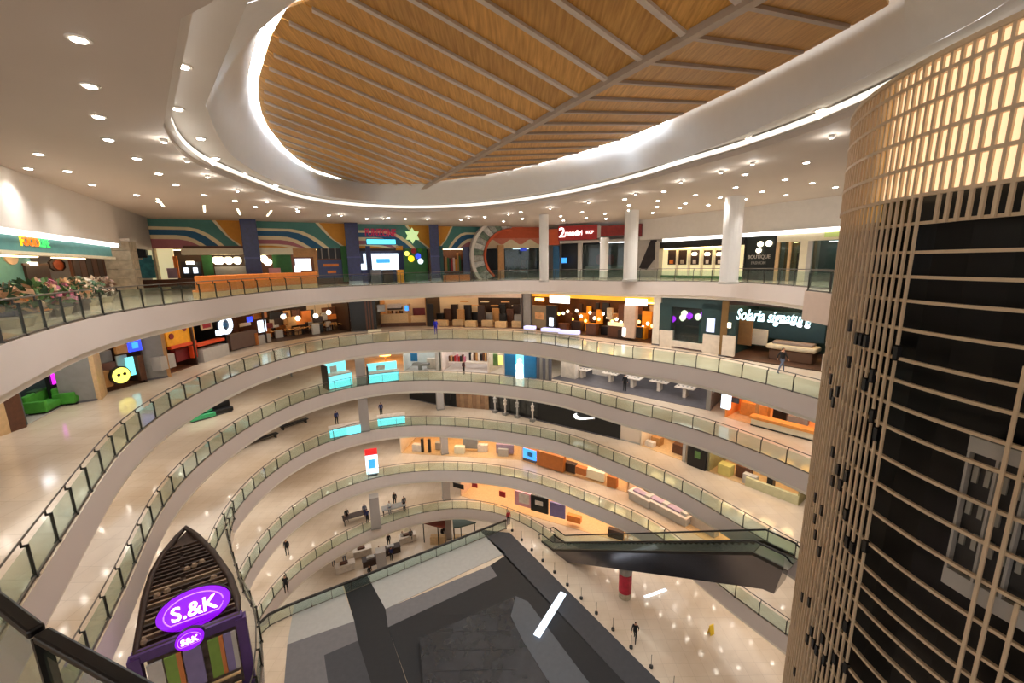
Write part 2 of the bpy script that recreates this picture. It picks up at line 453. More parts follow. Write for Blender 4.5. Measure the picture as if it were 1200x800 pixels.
# ------------------------------------------------------------------ glass railings
UNIT = boxes_mesh('glass_pane', [(-.5, .5, -.5, .5, 0, 1)], glass)
def post_mesh():
    V, Fc = [], []
    bs = [(-.016, .016, -.035, .035, -.06, .9), (-.016, .016, -.035, .12, .87, .93), (-.016, .016, .08, .12, .9, 1.03), (-.05, .05, -.07, .07, -.01, .05)]
    return boxes_mesh('post', bs, dark_metal)
POST = post_mesh()
def railing(label, pts, z, spacing=1.5, rail_m=steel, out=1, rail_r=.028, glassh=.86, cat='railing'):
    # pts: dense plan polyline; +1: the walkway lies on the left of the direction of travel
    t = Thing('glass_railing', label, cat, (pts[0][0], pts[0][1], z))
    ox, oy = pts[0]
    d = [0.0]
    for a, b in zip(pts[:-1], pts[1:]): d.append(d[-1] + math.hypot(b[0]-a[0], b[1]-a[1]))
    n = max(1, round(d[-1] / spacing))
    def P(s):
        s = min(max(s, 0), d[-1])
        i = int(np.searchsorted(d, s)); i = max(1, min(i, len(d)-1))
        f = (s - d[i-1]) / max(1e-9, d[i] - d[i-1])
        a, b = pts[i-1], pts[i]
        return a[0] + (b[0]-a[0])*f, a[1] + (b[1]-a[1])*f
    q = [P(d[-1]*i/n) for i in range(n+1)]
    for i in range(n):
        a, b = q[i], q[i+1]
        an = math.atan2(b[1]-a[1], b[0]-a[0]); Ln = math.hypot(b[0]-a[0], b[1]-a[1])
        link('glass_pane', UNIT, t.o, ((a[0]+b[0])/2-ox, (a[1]+b[1])/2-oy, .06), (0, 0, an), (Ln-.05, .014, glassh))
    hr = []
    for i in range(n+1):
        a = q[max(0, i-1)]; b = q[min(n, i+1)]
        an = math.atan2(b[1]-a[1], b[0]-a[0])
        link('post', POST, t.o, (q[i][0]-ox, q[i][1]-oy, 0), (0, 0, an if out > 0 else an + PI))
        nx, ny = -math.sin(an)*out, math.cos(an)*out
        hr.append((q[i][0]-ox + nx*.1, q[i][1]-oy + ny*.1, 1.05))
    t.add('handrail', tube_mesh('handrail', hr, rail_r, rail_m))
    base = [(x-ox, y-oy, .03) for x, y in q]
    t.add('base_channel', tube_mesh('base_channel', base, .045, steel, n=4))
    return t
def arc(k, a, b, off=.1, step=1.0):
    n = int(abs(b-a)/step) + 1
    return [ring_pt(k, math.radians(a + (b-a)*i/n), off) for i in range(n+1)]
# travelling with growing angle is clockwise: the walkway lies on the left
RANGE = {6: (-139, 97), 5: (-152, 108), 4: (-148, 106), 3: (-112, 104), 2: (-110, 108), 1: (-96, 22)}
RL = {6: 'clear glass railing with grey posts along the topmost curved gallery',
      5: 'glass railing of the second gallery from the top, in front of the restaurant',
      4: 'glass railing of the third gallery down, before the cyan kiosks',
      3: 'glass railing of the fourth gallery down, below the black storefront',
      2: 'glass railing of the fifth gallery down, behind the dark escalator',
      1: 'glass railing of the lowest curved gallery, above the crescent opening'}
for k in RANGE:
    railing(RL[k], arc(k, *RANGE[k]), LEVEL[k], spacing={6: 1.45, 5: 1.6}.get(k, 1.6))

# ------------------------------------------------------------------ railing beside the camera
near_pts = [(-7.8, 3.9), (-3.4, 1.86), (-1.164, .85), (.065, .385), (2.1, .1)]
t = Thing('glass_railing', 'nearest glass railing with thick black handrail at the lower left corner', 'railing', (-1.164, .85, 0))
for i in range(len(near_pts)-1):
    a, b = near_pts[i], near_pts[i+1]
    an = math.atan2(b[1]-a[1], b[0]-a[0]); Ln = math.hypot(b[0]-a[0], b[1]-a[1])
    link('glass_pane', UNIT, t.o, ((a[0]+b[0])/2+1.164, (a[1]+b[1])/2-.85, .06), (0, 0, an), (Ln-.03, .014, .78))
    dx, dy = (b[0]-a[0])/Ln, (b[1]-a[1])/Ln
    e = .012
    hm = bevel_box_mesh('handrail', e, Ln-e, -.016, .016, .876, .9, rail_black, .006)
    link('handrail', hm, t.o, (a[0]+1.164, a[1]-.85, 0), (0, 0, an))
for p in near_pts[1:-1]:
    t.add('post', boxes_mesh('post', [(-.007, .007, -.014, .014, -.05, .88)], rail_black), None, (p[0]+1.164, p[1]-.85, 0), (0, 0, -.4))

# ------------------------------------------------------------------ top ceiling with the atrium opening
A = [(-4.8, 7.6), (-5.6, 8.0), (-10.4, 13.4), (-11.9, 15.8), (-13.0, 18.5), (-13.6, 22.3), (-14.0, 27.1), (-13.5, 29.9), (-12.4, 31.9), (-10.0, 33.9), (-6.7, 34.7), (-3.2, 34.1), (.3, 32.2), (3.2, 29.6), (5.6, 26.5), (7.2, 23.6), (8.3, 20.8), (9.6, 17.9), (10.4, 14.9), (10.6, 12), (10.4, 8.5), (8.5, 5.2), (4.5, 3.6), (0, 4.2)]
B = [(-3.8, 8.2), (-4.7, 8.5), (-8.9, 13.2), (-10.6, 16.2), (-12.0, 19.3), (-13.0, 23.4), (-13.2, 27.3), (-12.6, 29.6), (-11.5, 31.0), (-9.4, 32.8), (-6.4, 33.5), (-3.0, 33.0), (.3, 31.1), (3.1, 28.6), (5.4, 25.8), (7.1, 23.0), (8.2, 20.9), (9.1, 17.7), (9.5, 14.6), (9.7, 11.5), (9.6, 8.8), (8.0, 6.2), (4.3, 4.9), (0, 5.6)]
CO = (-1.5, 20.0)
def refine(poly, keep=(), n=4):
    # Catmull-Rom through the points, corners in `keep` stay sharp
    out = []; N = len(poly)
    for i in range(N):
        p0, p1, p2, p3 = poly[i-1], poly[i], poly[(i+1) % N], poly[(i+2) % N]
        if i in keep: p0 = (2*p1[0]-p2[0], 2*p1[1]-p2[1])
        if (i+1) % N in keep: p3 = (2*p2[0]-p1[0], 2*p2[1]-p1[1])
        for j in range(n):
            s = j/n
            out.append(tuple(.5*((2*p1[c]) + (-p0[c]+p2[c])*s + (2*p0[c]-5*p1[c]+4*p2[c]-p3[c])*s*s + (-p0[c]+3*p1[c]-3*p2[c]+p3[c])*s**3) for c in (0, 1)))
    return out
A2 = refine(A, (0, 1, 2)); B2 = refine(B, (0, 1, 2))
z3 = lambda pts, z: [(x, y, z) for x, y in pts]
far = [(CO[0] + (x-CO[0])*70/math.hypot(x-CO[0], y-CO[1]), CO[1] + (y-CO[1])*70/math.hypot(x-CO[0], y-CO[1])) for x, y in A2]
A_in = [(x + (CO[0]-x)*.018, y + (CO[1]-y)*.018) for x, y in A2]
o = link('ceiling', strip_mesh('ceiling', [z3(far, CEIL), z3(A2, CEIL), z3(A2, CEIL+.22)], ceil_m))
tag(o, 'flat grey white ceiling dotted with downlights over the top gallery', 'ceiling', kind='structure')
o = link('trim_23', strip_mesh('trim', [z3(A2, CEIL+.20), z3(A_in, CEIL+.21), z3(A_in, CEIL+.24)], soffit_m)); tag(o, 'lower pale lip of the big ceiling opening', 'trim', kind='structure')
o = link('trim_24', strip_mesh('trim', [z3(A_in, CEIL+.44), z3(A2, CEIL+.46), z3(A2, CEIL+.5)], soffit_m)); tag(o, 'upper pale lip of the big ceiling opening', 'trim', kind='structure')
A_led = A_in[8:80]
o = link('trim_20', strip_mesh('trim', [z3(A_led, CEIL+.24), z3(A_led, CEIL+.44)], led_warm, closed=False))
tag(o, 'glowing cove strip along the lip of the big ceiling opening', 'cove light', kind='structure')
o = link('trim_21', strip_mesh('trim', [z3(A2, CEIL+.5), z3(B2, CEIL+.5)], soffit_m))
tag(o, 'pale ring soffit inside the ceiling opening', 'soffit', kind='structure')

# folded timber ceiling: two planes that meet in a low valley line
ZF = 7.2
fa_ = Vector((*at(508, 212, ZF), ZF)); fb_ = Vector((*at(870, 3, ZF), ZF))
df = (fa_ - fb_).normalized()               # along the valley, away from the camera
nl = Vector((df.y, -df.x, 0)); nl = -nl if nl.x > 0 else nl      # horizontal, to the left
SL, SR_ = .27, .13
plane_l = (nl + Vector((0, 0, SL)));  plane_r = (-nl + Vector((0, 0, SR_)))
def to_plane(px, py, left):
    d = plane_l if left else plane_r
    n = d.cross(df); r = ray(px, py)
    t = n.dot(fb_ - Vector((0, 0, EYE))) / n.dot(r)
    return r*t + Vector((0, 0, EYE))
Cpx = [(321, 0), (304, 34), (292, 84), (292, 108), (297, 128), (308, 150), (324, 169), (342, 185), (365, 199), (400, 210), (432, 215), (467, 216), (508, 214), (535, 211), (585, 203), (636, 192), (687, 178), (738, 162), (800, 137), (868, 105), (935, 71), (1003, 34), (1063, 0)]
Cl = [to_plane(x, y, i <= 12) for i, (x, y) in enumerate(Cpx)]
# close it behind the top of the picture
def uv(p):
    d = Vector((p[0], p[1], 0)) - Vector((fb_.x, fb_.y, 0))
    return d.dot(df), d.dot(nl)
def wood_pt(u, v, dz=0.0):
    z = ZF + (v*SL if v > 0 else -v*SR_) + dz
    q = fb_ + df*u + nl*v
    return Vector((q.x, q.y, z))
CUV = [uv(p) for p in Cl]
uL, vL = CUV[0]; uR, vR = CUV[-1]
close = []
for i in range(1, 8):
    f = i/8; a = PI*f
    close.append((uR + (uL-uR)*f - 4.5*math.sin(a), vR + (vL-vR)*f))
loop = CUV + close
loop3 = [wood_pt(u, v) for u, v in loop]
# drum wall lofted from the soffit ring to the timber ceiling edge, matched by bearing
def resample(loopxy, n):
    a = sorted(((math.atan2(p[0]-CO[0], p[1]-CO[1]), p) for p in loopxy), key=lambda q: q[0])
    out = []
    for i in range(n):
        t = -PI + 2*PI*i/n
        j = 0
        while j < len(a) and a[j][0] < t: j += 1
        a0 = a[j-1]; a1 = a[j % len(a)]
        t0, t1 = a0[0], a1[0]
        if j == 0: t0 -= 2*PI
        if j == len(a): t1 += 2*PI
        f = (t-t0)/max(1e-9, t1-t0)
        out.append(tuple(a0[1][c] + (a1[1][c]-a0[1][c])*f for c in range(len(a0[1]))))
    return out
NB = 160
lo = resample([(x, y, CEIL+.5) for x, y in B2], NB)
hi = resample([tuple(p) for p in loop3], NB)
mid = [tuple(a[c] + (b[c]-a[c])*.5 for c in range(3)) for a, b in zip(lo, hi)]
tow = lambda p, d: (p[0] + (CO[0]-p[0])*d/math.hypot(CO[0]-p[0], CO[1]-p[1]), p[1] + (CO[1]-p[1])*d/math.hypot(CO[0]-p[0], CO[1]-p[1]))
o = link('wall_drum', strip_mesh('wall_drum', [lo, mid, hi, [(p[0], p[1], p[2]+.7) for p in hi]], drum_m, smooth=True))
lid = link('ceiling', strip_mesh('ceiling', [[(p[0], p[1], p[2]+.7) for p in hi], [(*tow(p, 1.6), p[2]+.7) for p in hi]], drum_m)); tag(lid, 'narrow white lid of the cove above the timber ceiling edge', 'ceiling', kind='structure')
tag(o, 'white drum wall rising from the opening to the timber ceiling', 'wall', kind='structure')
led_i = [i for i in range(NB) if math.radians(-136) < -PI + 2*PI*i/NB < math.radians(84)]
o = link('trim_22', strip_mesh('trim', [[(*tow(hi[i], .04), hi[i][2]+.24) for i in led_i], [(*tow(hi[i], .16), hi[i][2]+.25) for i in led_i]], led, closed=False))
tag(o, 'bright white cove strip at the top of the drum under the timber ceiling', 'cove light', kind='structure')
tc_ = Thing('ceiling', 'folded timber ceiling with grey beams and a low valley line', 'ceiling', tuple(fb_), 0, kind='structure')
SP = 1.41
def inset(lp, d):
    out = []; n = len(lp)
    area2 = sum(lp[i][0]*lp[(i+1) % n][1] - lp[(i+1) % n][0]*lp[i][1] for i in range(n))
    sg = 1 if area2 > 0 else -1
    for i in range(n):
        a, b = lp[i-1], lp[(i+1) % n]
        tx, ty = b[0]-a[0], b[1]-a[1]; L_ = math.hypot(tx, ty)
        out.append((lp[i][0] - ty/L_*d*sg, lp[i][1] + tx/L_*d*sg))
    return out
loop_p, loop_b = inset(loop, .34), inset(loop, .55)
def vmax_at(u, left, lp):
    best = 0
    for i in range(len(lp)):
        (u0, v0), (u1, v1) = lp[i], lp[(i+1) % len(lp)]
        if (u0-u)*(u1-u) <= 0 and u0 != u1:
            v = v0 + (v1-v0)*(u-u0)/(u1-u0)
            if left and v > best: best = v
            if not left and v < best: best = v
    return best
u0_ = min(u for u, v in loop_p); u1_ = max(u for u, v in loop_p)
kb = int(math.ceil(u1_/SP)); ka = int(math.floor(u0_/SP))
basis = Matrix((df, nl, Vector((0, 0, 1)))).transposed()
for left in (True, False):
    s = 1 if left else -1
    for k in range(ka, kb):
        ua, ub = k*SP + .03, (k+1)*SP - .03
        rows_a, n = [], 9
        ua, ub = max(ua, u0_+.01), min(ub, u1_-.01)
        if ub - ua < .1: continue
        us = [ua + (ub-ua)*i/n for i in range(n+1)]
        vs = [vmax_at(min(max(u, u0_+.02), u1_-.02), left, loop_p) for u in us]
        if max(abs(v) for v in vs) < .5: continue
        V, Fc = [], []
        for u, v in zip(us, vs):
            for vv in (0.02*s, v):
                p = wood_pt(u, vv) - fb_; V.append(p); V.append(p + Vector((0, 0, .08)))
        for i in range(n):
            a = i*4; b = a+4
            Fc += [(a, a+2, b+2, b), (a+1, b+1, b+3, a+3), (a+2, a+3, b+3, b+2), (a, b, b+1, a+1)]
        Fc += [(0, 1, 3, 2), (n*4, n*4+2, n*4+3, n*4+1)]
        tc_.add('wood_panel', new_mesh('wood_panel', V, Fc, wood_c))
    for k in range(ka, kb+1):
        u = k*SP
        if not (u0_+.1 < u < u1_-.1): continue
        v = vmax_at(u, left, loop_b)
        if abs(v) < .8: continue
        p, q = wood_pt(u, .05*s) - fb_, wood_pt(u, v) - fb_
        hw = .085 if left else .07
        V = []
        for c in (p, q):
            for d in (-hw, hw):
                for dz in (-.09, 0.01): V.append(c + df*d + Vector((0, 0, dz)))
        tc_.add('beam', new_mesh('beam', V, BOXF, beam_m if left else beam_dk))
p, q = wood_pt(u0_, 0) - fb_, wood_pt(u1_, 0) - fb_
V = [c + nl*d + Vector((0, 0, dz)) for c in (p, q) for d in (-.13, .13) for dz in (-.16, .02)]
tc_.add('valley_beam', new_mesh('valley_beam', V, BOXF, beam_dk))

# downlights
DL = [(92,45),(105,100),(115,136),(127,163),(160,185),(186,203),(45,180),(33,197),(79,200),(108,216),(206,216),(160,228),(186,236),(239,228),(275,235),(299,242),(635,257),(657,253),(660,258),(682,248),(687,255),(709,250),(710,256),(732,233),(737,240),(737,246),(771,235),(770,242),(765,249),(778,224),(797,243),(803,238),(815,228),(830,240),(844,231),(862,219),(873,204),(873,233),(893,224),(920,210),(921,228),(945,190),(952,214),(979,219),(995,199),(349,247),(385,252),(430,256),(455,255),(475,256),(540,257),(568,254),(590,259),(612,256),(640,252),(610,248)]
DS = [(214,77),(208,127),(235,162),(253,185),(286,203),(323,217),(878,162),(962,129)]
ring_me = lathe_mesh('trim_ring', [(.12, .01), (.19, .01), (.2, -.02), (.12, -.03)], white, 16)
lens_me = lathe_mesh('lens', [(.118, -.02), (.118, -.04)], down_e, 16)
SPOT = bpy.data.lights.new('downlight_beam', 'SPOT')
SPOT.energy = 330; SPOT.spot_size = math.radians(120); SPOT.spot_blend = .8; SPOT.color = (1, .97, .93); SPOT.shadow_soft_size = .12
ORD = 'first second third fourth fifth sixth seventh eighth ninth tenth eleventh twelfth thirteenth fourteenth fifteenth sixteenth seventeenth eighteenth nineteenth twentieth twenty-first twenty-second twenty-third twenty-fourth twenty-fifth twenty-sixth twenty-seventh twenty-eighth twenty-ninth thirtieth thirty-first thirty-second thirty-third'.split()
def zone(i): return ('left wing ceiling' if DL[i][0] < 300 else 'ceiling before the mural wall' if DL[i][0] < 630 else 'ceiling of the right wing') if i < len(DL) else 'ring soffit of the opening'
ALLD = DL + DS
for i, (x, y) in enumerate(ALLD):
    z = CEIL if i < len(DL) else CEIL + .5
    q = at(x, y, z)
    t = Thing('downlight', '%s round downlight from the left in the %s' % (ORD[sorted([j for j in range(len(ALLD)) if zone(j) == zone(i)], key=lambda j: ALLD[j]).index(i)], zone(i)), 'downlight', (q[0], q[1], z), 0, 'recessed downlights of the top ceiling')
    link('trim_ring', ring_me, t.o); link('lens', lens_me, t.o)
    l = bpy.data.objects.new('downlight_beam', SPOT); l.parent = t.o; l.location = (0, 0, -.06); COL.objects.link(l)
# short LED lines in the ceiling
for il, (a, b, c, d) in enumerate([(184, 232, 200, 252), (239, 240, 240, 252), (278, 244, 282, 252), (318, 246, 312, 254)]):
    p, q = at(a, b, CEIL), at(c, d, CEIL)
    t = Thing('linear_light', ORD[il] + ' thin white line light from the left before the mural wall', 'light', (p[0], p[1], CEIL), math.atan2(q[1]-p[1], q[0]-p[0]), 'line lights before the mural')
    L_ = min(4.0, math.hypot(q[0]-p[0], q[1]-p[1]))
    t.box('housing', white, 0, L_, -.09, .09, -.03, .01); t.box('diffuser', globe_m, .05, L_-.05, -.06, .06, -.045, -.03)
# spot bodies added to make the light patches outside the opening lip
for isp, (x, y) in enumerate([(192, 163), (219, 186), (243, 205), (278, 222), (313, 235), (347, 243), (400, 251), (449, 255), (501, 256), (549, 254), (596, 250), (645, 243), (690, 236), (745, 226), (798, 212), (845, 200), (882, 190), (975, 158)]):
    q = at(x, y, CEIL)
    t = Thing('ceiling_spotlight', ORD[isp] + ' small added light patch spot from the left around the ceiling opening', 'spotlight', (q[0], q[1], CEIL), 0, 'added patch spots around the ceiling opening')
    t.add('body', lathe_mesh('body', [(.09, .01), (.1, -.1), (.06, -.11)], white, 12)); t.add('lens', lathe_mesh('lens', [(.055, -.11), (.05, -.118)], down_e, 12))
    l = bpy.data.lights.new('patch_glow', 'POINT'); l.energy = 10; l.color = (1, .96, .9); l.shadow_soft_size = .1
    lo_ = bpy.data.objects.new('patch_glow', l); lo_.parent = t.o; lo_.location = (0, 0, -.32); COL.objects.link(lo_)
#--MARK--
# ------------------------------------------------------------------ panoramic lift shaft
EX, EY, ER = 9.80, 4.99, 4.675
t = Thing('lift_shaft', 'tall round lift shaft in champagne metal lattice with a glowing cream band on top', 'lift', (EX, EY, LEVEL[0]))
Z0 = LEVEL[0]
def pol(a, r, z): return (r*math.cos(math.radians(a)), r*math.sin(math.radians(a)), z - Z0)
def curved(name, m, r0, r1, a0, a1, z0, z1, step=3.0, parent=None):
    n = max(1, int(abs(a1-a0)/step + .5)); V, Fc = [], []
    for i in range(n+1):
        a = a0 + (a1-a0)*i/n
        V += [pol(a, r0, z0), pol(a, r1, z0), pol(a, r1, z1), pol(a, r0, z1)]
    for i in range(n):
        p = i*4; q = p+4
        for j in range(4): Fc.append((p+j, p+(j+1) % 4, q+(j+1) % 4, q+j))
    Fc += [(0, 1, 2, 3), (n*4, n*4+3, n*4+2, n*4+1)]
    return t.add(name, new_mesh(name, V, Fc, m), parent)
ZT, ZG = 4.09, 2.49
t.add('core_drum', new_mesh('core_drum', [pol(a, ER-.36, z) for z in (Z0, ZT-.1) for a in range(0, 360, 6)], [(i, (i+1) % 60, 60+(i+1) % 60, 60+i) for i in range(60)] + [tuple(range(60, 120))], void_black))
curved('cap', gold, .3, ER+.02, 100, 280, ZT-.03, ZT+.03, 4)
# backlit cream panels behind the top band
for a in range(0, 62):
    a0 = 146.3 + a*1.45
    if a0 < 164: continue
    curved('light_panel', gold_glow, ER-.10, ER-.07, a0+.0, a0+1.45, ZG, ZT-.04, 1.6)
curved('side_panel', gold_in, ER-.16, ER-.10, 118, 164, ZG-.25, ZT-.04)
curved('side_panel', tan_panel, ER-.12, ER-.08, 118, 164.5, Z0, ZG-.25)
# verticals of the band
for i in range(0, 62):
    a = 145.1 + i*1.45
    if a > 246: break
    lo_z = ZG - .02
    if 177 < a < 206: lo_z = ZG - .36
    curved('short_bar', gold, ER-.03, ER+.0, a-.23, a+.23, lo_z, ZT-.02, 1)
# hoops
hoops = [ZT-.02, 3.88, 3.58, 3.22, 2.86, 2.49]
for z in hoops: curved('hoop', gold, ER-.05, ER+.005, 140, 250, z-.022, z+.022, 3)
low = [2.15, 1.79, 1.48, 1.17, .8, .4, .1, -.24, -.57, -1.01, -1.43, -1.88, -2.38, -2.78, -3.1, -3.42, -3.77, -4.17, -4.58]
while low[-1] > -14: low.append(low[-1] - .42)
for z in low: curved('hoop', gold, ER-.07, ER-.026, 140, 250, z-.02, z+.02, 3)
# broken vertical bars with black joints
random.seed(11)
bars = [145.1 + i*1.45 for i in range(2, 22)]
rb = [191.8, 193.4, 195.7, 198.6, 201.8, 205, 208.5]
JO = {}
for i, a in enumerate(bars + rb):
    right = i >= len(bars)
    z = ZG if not right else (.62, -.2, -1.9, -1.2, .3, -.8, .1)[i-len(bars)]
    k = 0
    zend = -13.0
    while z > zend:
        Ls = random.uniform(1.5, 3.2) if not right else random.uniform(2.4, 4.5)
        zb = max(zend, z - Ls)
        curved('vertical_bar', gold, ER-.025, ER+.0, a-.21, a+.21, zb, z, 1)
        if zb > zend and i > 5: curved('joint', black, ER-.05, ER+.005, a-.42, a+.42, zb-.2, zb-.02, 1.2)
        z = zb - .22
# lift car seen through the lattice
def tri(a, r, z): return Vector(pol(a, r, z))
rc = ER - .12
curved('lift_car', mat('car_inside', (46, 44, 42), .5), rc-.26, rc-.06, 187.4, 203, -2.1, -.35, 3)
car = curved('car_frame', mat('car_frame_paint', (170, 164, 154), .5), rc-.05, rc+.02, 187.2, 203, -.48, -.30, 3)
curved('car_frame', mat('car_frame_paint', (170, 164, 154), .5), rc-.05, rc+.02, 187.2, 203, -2.22, -2.0, 3)
for a in (187.4, 190.6, 193.6, 196.6, 199.6, 202.8): curved('car_post', MATS['car_frame_paint'], rc-.05, rc+.02, a-.16, a+.16, -2.1, -.4, 1)
for a in (188.2, 189.6, 191.4, 192.8, 194.4, 195.8):
    for z in (-.75, -1.15, -1.55): curved('car_pane', mat('car_pane_pale', (150, 146, 134), .4), rc-.055, rc-.03, a-.3, a+.3, z-.1, z+.1, 1)

# small dark banner hanging by the shaft
q = at(990, 240, 6.0)
P = (16.6, 19.5)
t = Thing('hanging_sign', 'dark maroon hanging sign box beside the top of the lift shaft', 'sign', (P[0], P[1], 0), -.6)
zt, zb = height_at(991, 224, P), height_at(989, 255, P)
t.rbox('sign_box', mat('maroon', (52, 16, 22), .5), -.35, .9, -.1, .1, zb, zt, .02); t.box('hanger', dark_metal, -.02, .02, -.02, .02, zt, CEIL); t.box('hanger', dark_metal, .7, .74, -.02, .02, zt, CEIL)

# ------------------------------------------------------------------ lowest gallery platform, carpets, chord balustrade
ZP = LEVEL[1]
chord0, chord1 = (-19.1, 27.3), (-1.0, 38.3)
plat = [chord0]
cd = Vector((chord1[0]-chord0[0], chord1[1]-chord0[1]))
for i in range(300):
    ph = -PI + 2*PI*i/300
cand = []
ph0 = math.atan2(chord1[0]-CX, chord1[1]-CY); ph1 = math.atan2(chord0[0]-CX, chord0[1]-CY)
plat = [chord0, chord1]
a = ph0; end = ph1 + 2*PI
for i in range(1, 140):
    p = ph0 + (end-ph0)*i/140
    plat.append(ring_pt(1, p, .3))
o = link('floor', prism_mesh('floor', plat, ZP-1.38, ZP-.006, tile))
tag(o, 'cream floor plate of the lowest gallery under the carpets', 'floor', kind='structure')
def carpet(name, label, poly, m, z0=.0, z1=.03):
    o = link(name, prism_mesh(name, poly, ZP+z0, ZP+z1, m)); tag(o, label, 'carpet')
carpet('carpet', 'large pale grey carpet at the back of the event floor', [(-13.3, 32.0), (-3.9, 38.2), (-1.0, 34.6), (-10.6, 28.4)], car_g)
carpet('carpet', 'mid grey carpet strip in front of the large pale carpet', [(-10.6, 28.4), (-2.4, 33.0), (-1.7, 31.7), (-9.9, 26.7)], car_m)
carpet('carpet', 'smaller pale grey carpet left of the black aisle', [(-18.3, 29.1), (-15.3, 31.2), (-12.7, 27.3), (-16.9, 25.4)], car_g)
carpet('carpet', 'mid grey carpet below the smaller pale carpet', [(-16.9, 25.4), (-12.7, 27.3), (-11.8, 25.6), (-13.8, 24.5), (-11.2, 20.0), (-14.4, 20.0)], car_m)
carpet('carpet', 'dark grey carpet left of the black aisle, nearest the kiosk', [(-13.8, 24.5), (-11.8, 25.6), (-8.2, 20.0), (-11.2, 20.0)], car_d)
carpet('carpet', 'long black carpet aisle between the pale grey carpets', [(-15.2, 31.3), (-13.3, 32.0), (-10.6, 28.4), (-9.9, 26.7), (-5.6, 19.4), (-8.2, 20), (-11.8, 25.6), (-12.7, 27.3)], car_b)
carpet('carpet', 'broad black carpet right of the aisle', [(-9.9, 26.7), (-1.7, 31.7), (-2.4, 33.0), (-1.0, 34.3), (8.9, 19.2), (-5.4, 19.2)], car_b)
carpet('carpet', 'dark grey carpet band along the row of low posts', [(-3.8, 38.2), (-.6, 37.6), (10.6, 20.0), (8.4, 20.0)], car_d)
t = Thing('stage_deck', 'low glossy black stage deck on the broad black carpet', 'stage', (-1, 24, ZP+.03))
t.add('deck', prism_mesh('deck', [(.9, 5.1), (-6.2, 1.4), (-4.4, -4.6), (4.4, -4.6)], 0, .3, gloss_b))
t.add('side_strip', prism_mesh('side_strip', [(.9, 5.1), (1.9, 4.5), (7.0, -4.6), (4.4, -4.6), (1.4, 1.0), (.5, 3.2)], .0, .32, mat('blue_grey_deck', (74, 78, 86), .4, var=.05)))
for i in range(5): t.box('seam', car_b, -5.2+i*.2, .2+i*.25, 3.4-i*1.5, 3.46-i*1.5, .3, .312)
t = Thing('floor_glint', 'glowing white slab for a reflection lying across the black carpet and stage', 'light', (2.6, 27.2, ZP+.37), math.atan2(3.75, 2.35))  # glowing slab added to stand for a reflection in the dark floor
t.rbox('glow_slab', mat('glint_glow', (235, 245, 255), .4, var=0, emit=1.0, ecol=(226, 240, 255)), -2.3, 2.3, -.27, .27, .06, .2, .05); t.box('foot', grey_d, -1.8, -1.6, -.2, .2, 0, .06); t.box('foot', grey_d, 1.6, 1.8, -.2, .2, 0, .06)
t = Thing('floor_glint', 'short glowing slab for a reflection on the cream floor beside the low posts', 'light', (*at(768, 696, ZP), ZP), 0.35)  # second added glowing slab, for the reflection on the cream floor
t.rbox('glow_slab', MATS['glint_glow'], -1.1, 1.1, -.12, .12, .05, .13, .03); t.box('foot', grey_d, -.8, -.7, -.1, .1, 0, .05); t.box('foot', grey_d, .7, .8, -.1, .1, 0, .05)
# chord balustrade with dark rail
pts = [(chord0[0] + cd.x*i/20, chord0[1] + cd.y*i/20) for i in range(21)]
pts = [(-19.6, 25.6)] + pts
railing('straight glass balustrade with thick dark rail along the crescent opening', pts, ZP, 1.5, dark_metal, out=-1, rail_r=.11)
# row of low posts with black feet between carpet and cream floor
for i in range(13):
    f = i/12
    x, y = -.35 + (10.9+.35)*f, 37.9 + (20.2-37.9)*f
    t = Thing('barrier_post', ORD[i] + ' slim black footed barrier post from the far end of the carpet edge', 'post', (x, y, ZP), 0, 'barrier posts along the carpet edge')
    t.add('foot', lathe_mesh('foot', [(.13, 0), (.13, .16), (.04, .2)], black, 10)); t.add('pole', lathe_mesh('pole', [(.018, .2), (.018, 1.0), (.03, 1.04)], steel, 8))

# ------------------------------------------------------------------ escalator between the galleries
Pl, Pu = Vector((3.2, 36.6, LEVEL[1])), Vector((15.6, 20.6, LEVEL[3]))
dxy = Vector((Pu.x-Pl.x, Pu.y-Pl.y)); Lr = dxy.length; an = math.atan2(dxy.y, dxy.x); H = Pu.z - Pl.z
t = Thing('escalator', 'long escalator with dark mirror cladding rising to the right over the cream floor', 'escalator', tuple(Pl), an)
truss = mat('dark_mirror_cladding', (116, 112, 114), .2, .9, var=.1, scale=.6)
def side_poly(z_off0, z_off1, x0=0.0, x1=None, flat=1.6):
    x1 = Lr if x1 is None else x1
    up = lambda x: 0 if x < flat else (H if x > Lr-flat else H*(x-flat)/(Lr-2*flat))
    xs = [x0, flat, Lr-flat, x1]
    return [(x, up(x)+z_off0) for x in xs] + [(x, up(x)+z_off1) for x in xs[::-1]]
t.add('truss', wallpoly_mesh('truss', [(0, -.05), (1.6, -.05), (Lr-1.6, H-.05), (Lr, H-.05), (Lr-.3, H-1.75), (Lr-.9, H-1.85), (2.6, -.5), (0, -.3)], -.85, .85, truss))
for y in (-.8, .8):
    t.add('balustrade', wallpoly_mesh('balustrade', side_poly(0, .82), y-.01, y+.01, glass))
    P_ = side_poly(.9, .9)[:4]
    t.add('handrail', tube_mesh('handrail', [(-.35, y, .2), (-.4, y, .6)] + [(x, y, z) for x, z in P_] + [(Lr+.4, y, H+.6)], .06, rail_black))
    t.add('skirt', wallpoly_mesh('skirt', side_poly(-.05, .16), y-.05, y+.05, dark_metal))
ns = 44
t.boxes('steps', mat('step_steel', (72, 70, 70), .4, .6), [(1.6+(Lr-3.2)*i/ns, 1.6+(Lr-3.2)*(i+1)/ns, -.6, .6, H*i/ns-.1, H*(i+.5)/ns) for i in range(ns)])['kind'] = 'stuff'
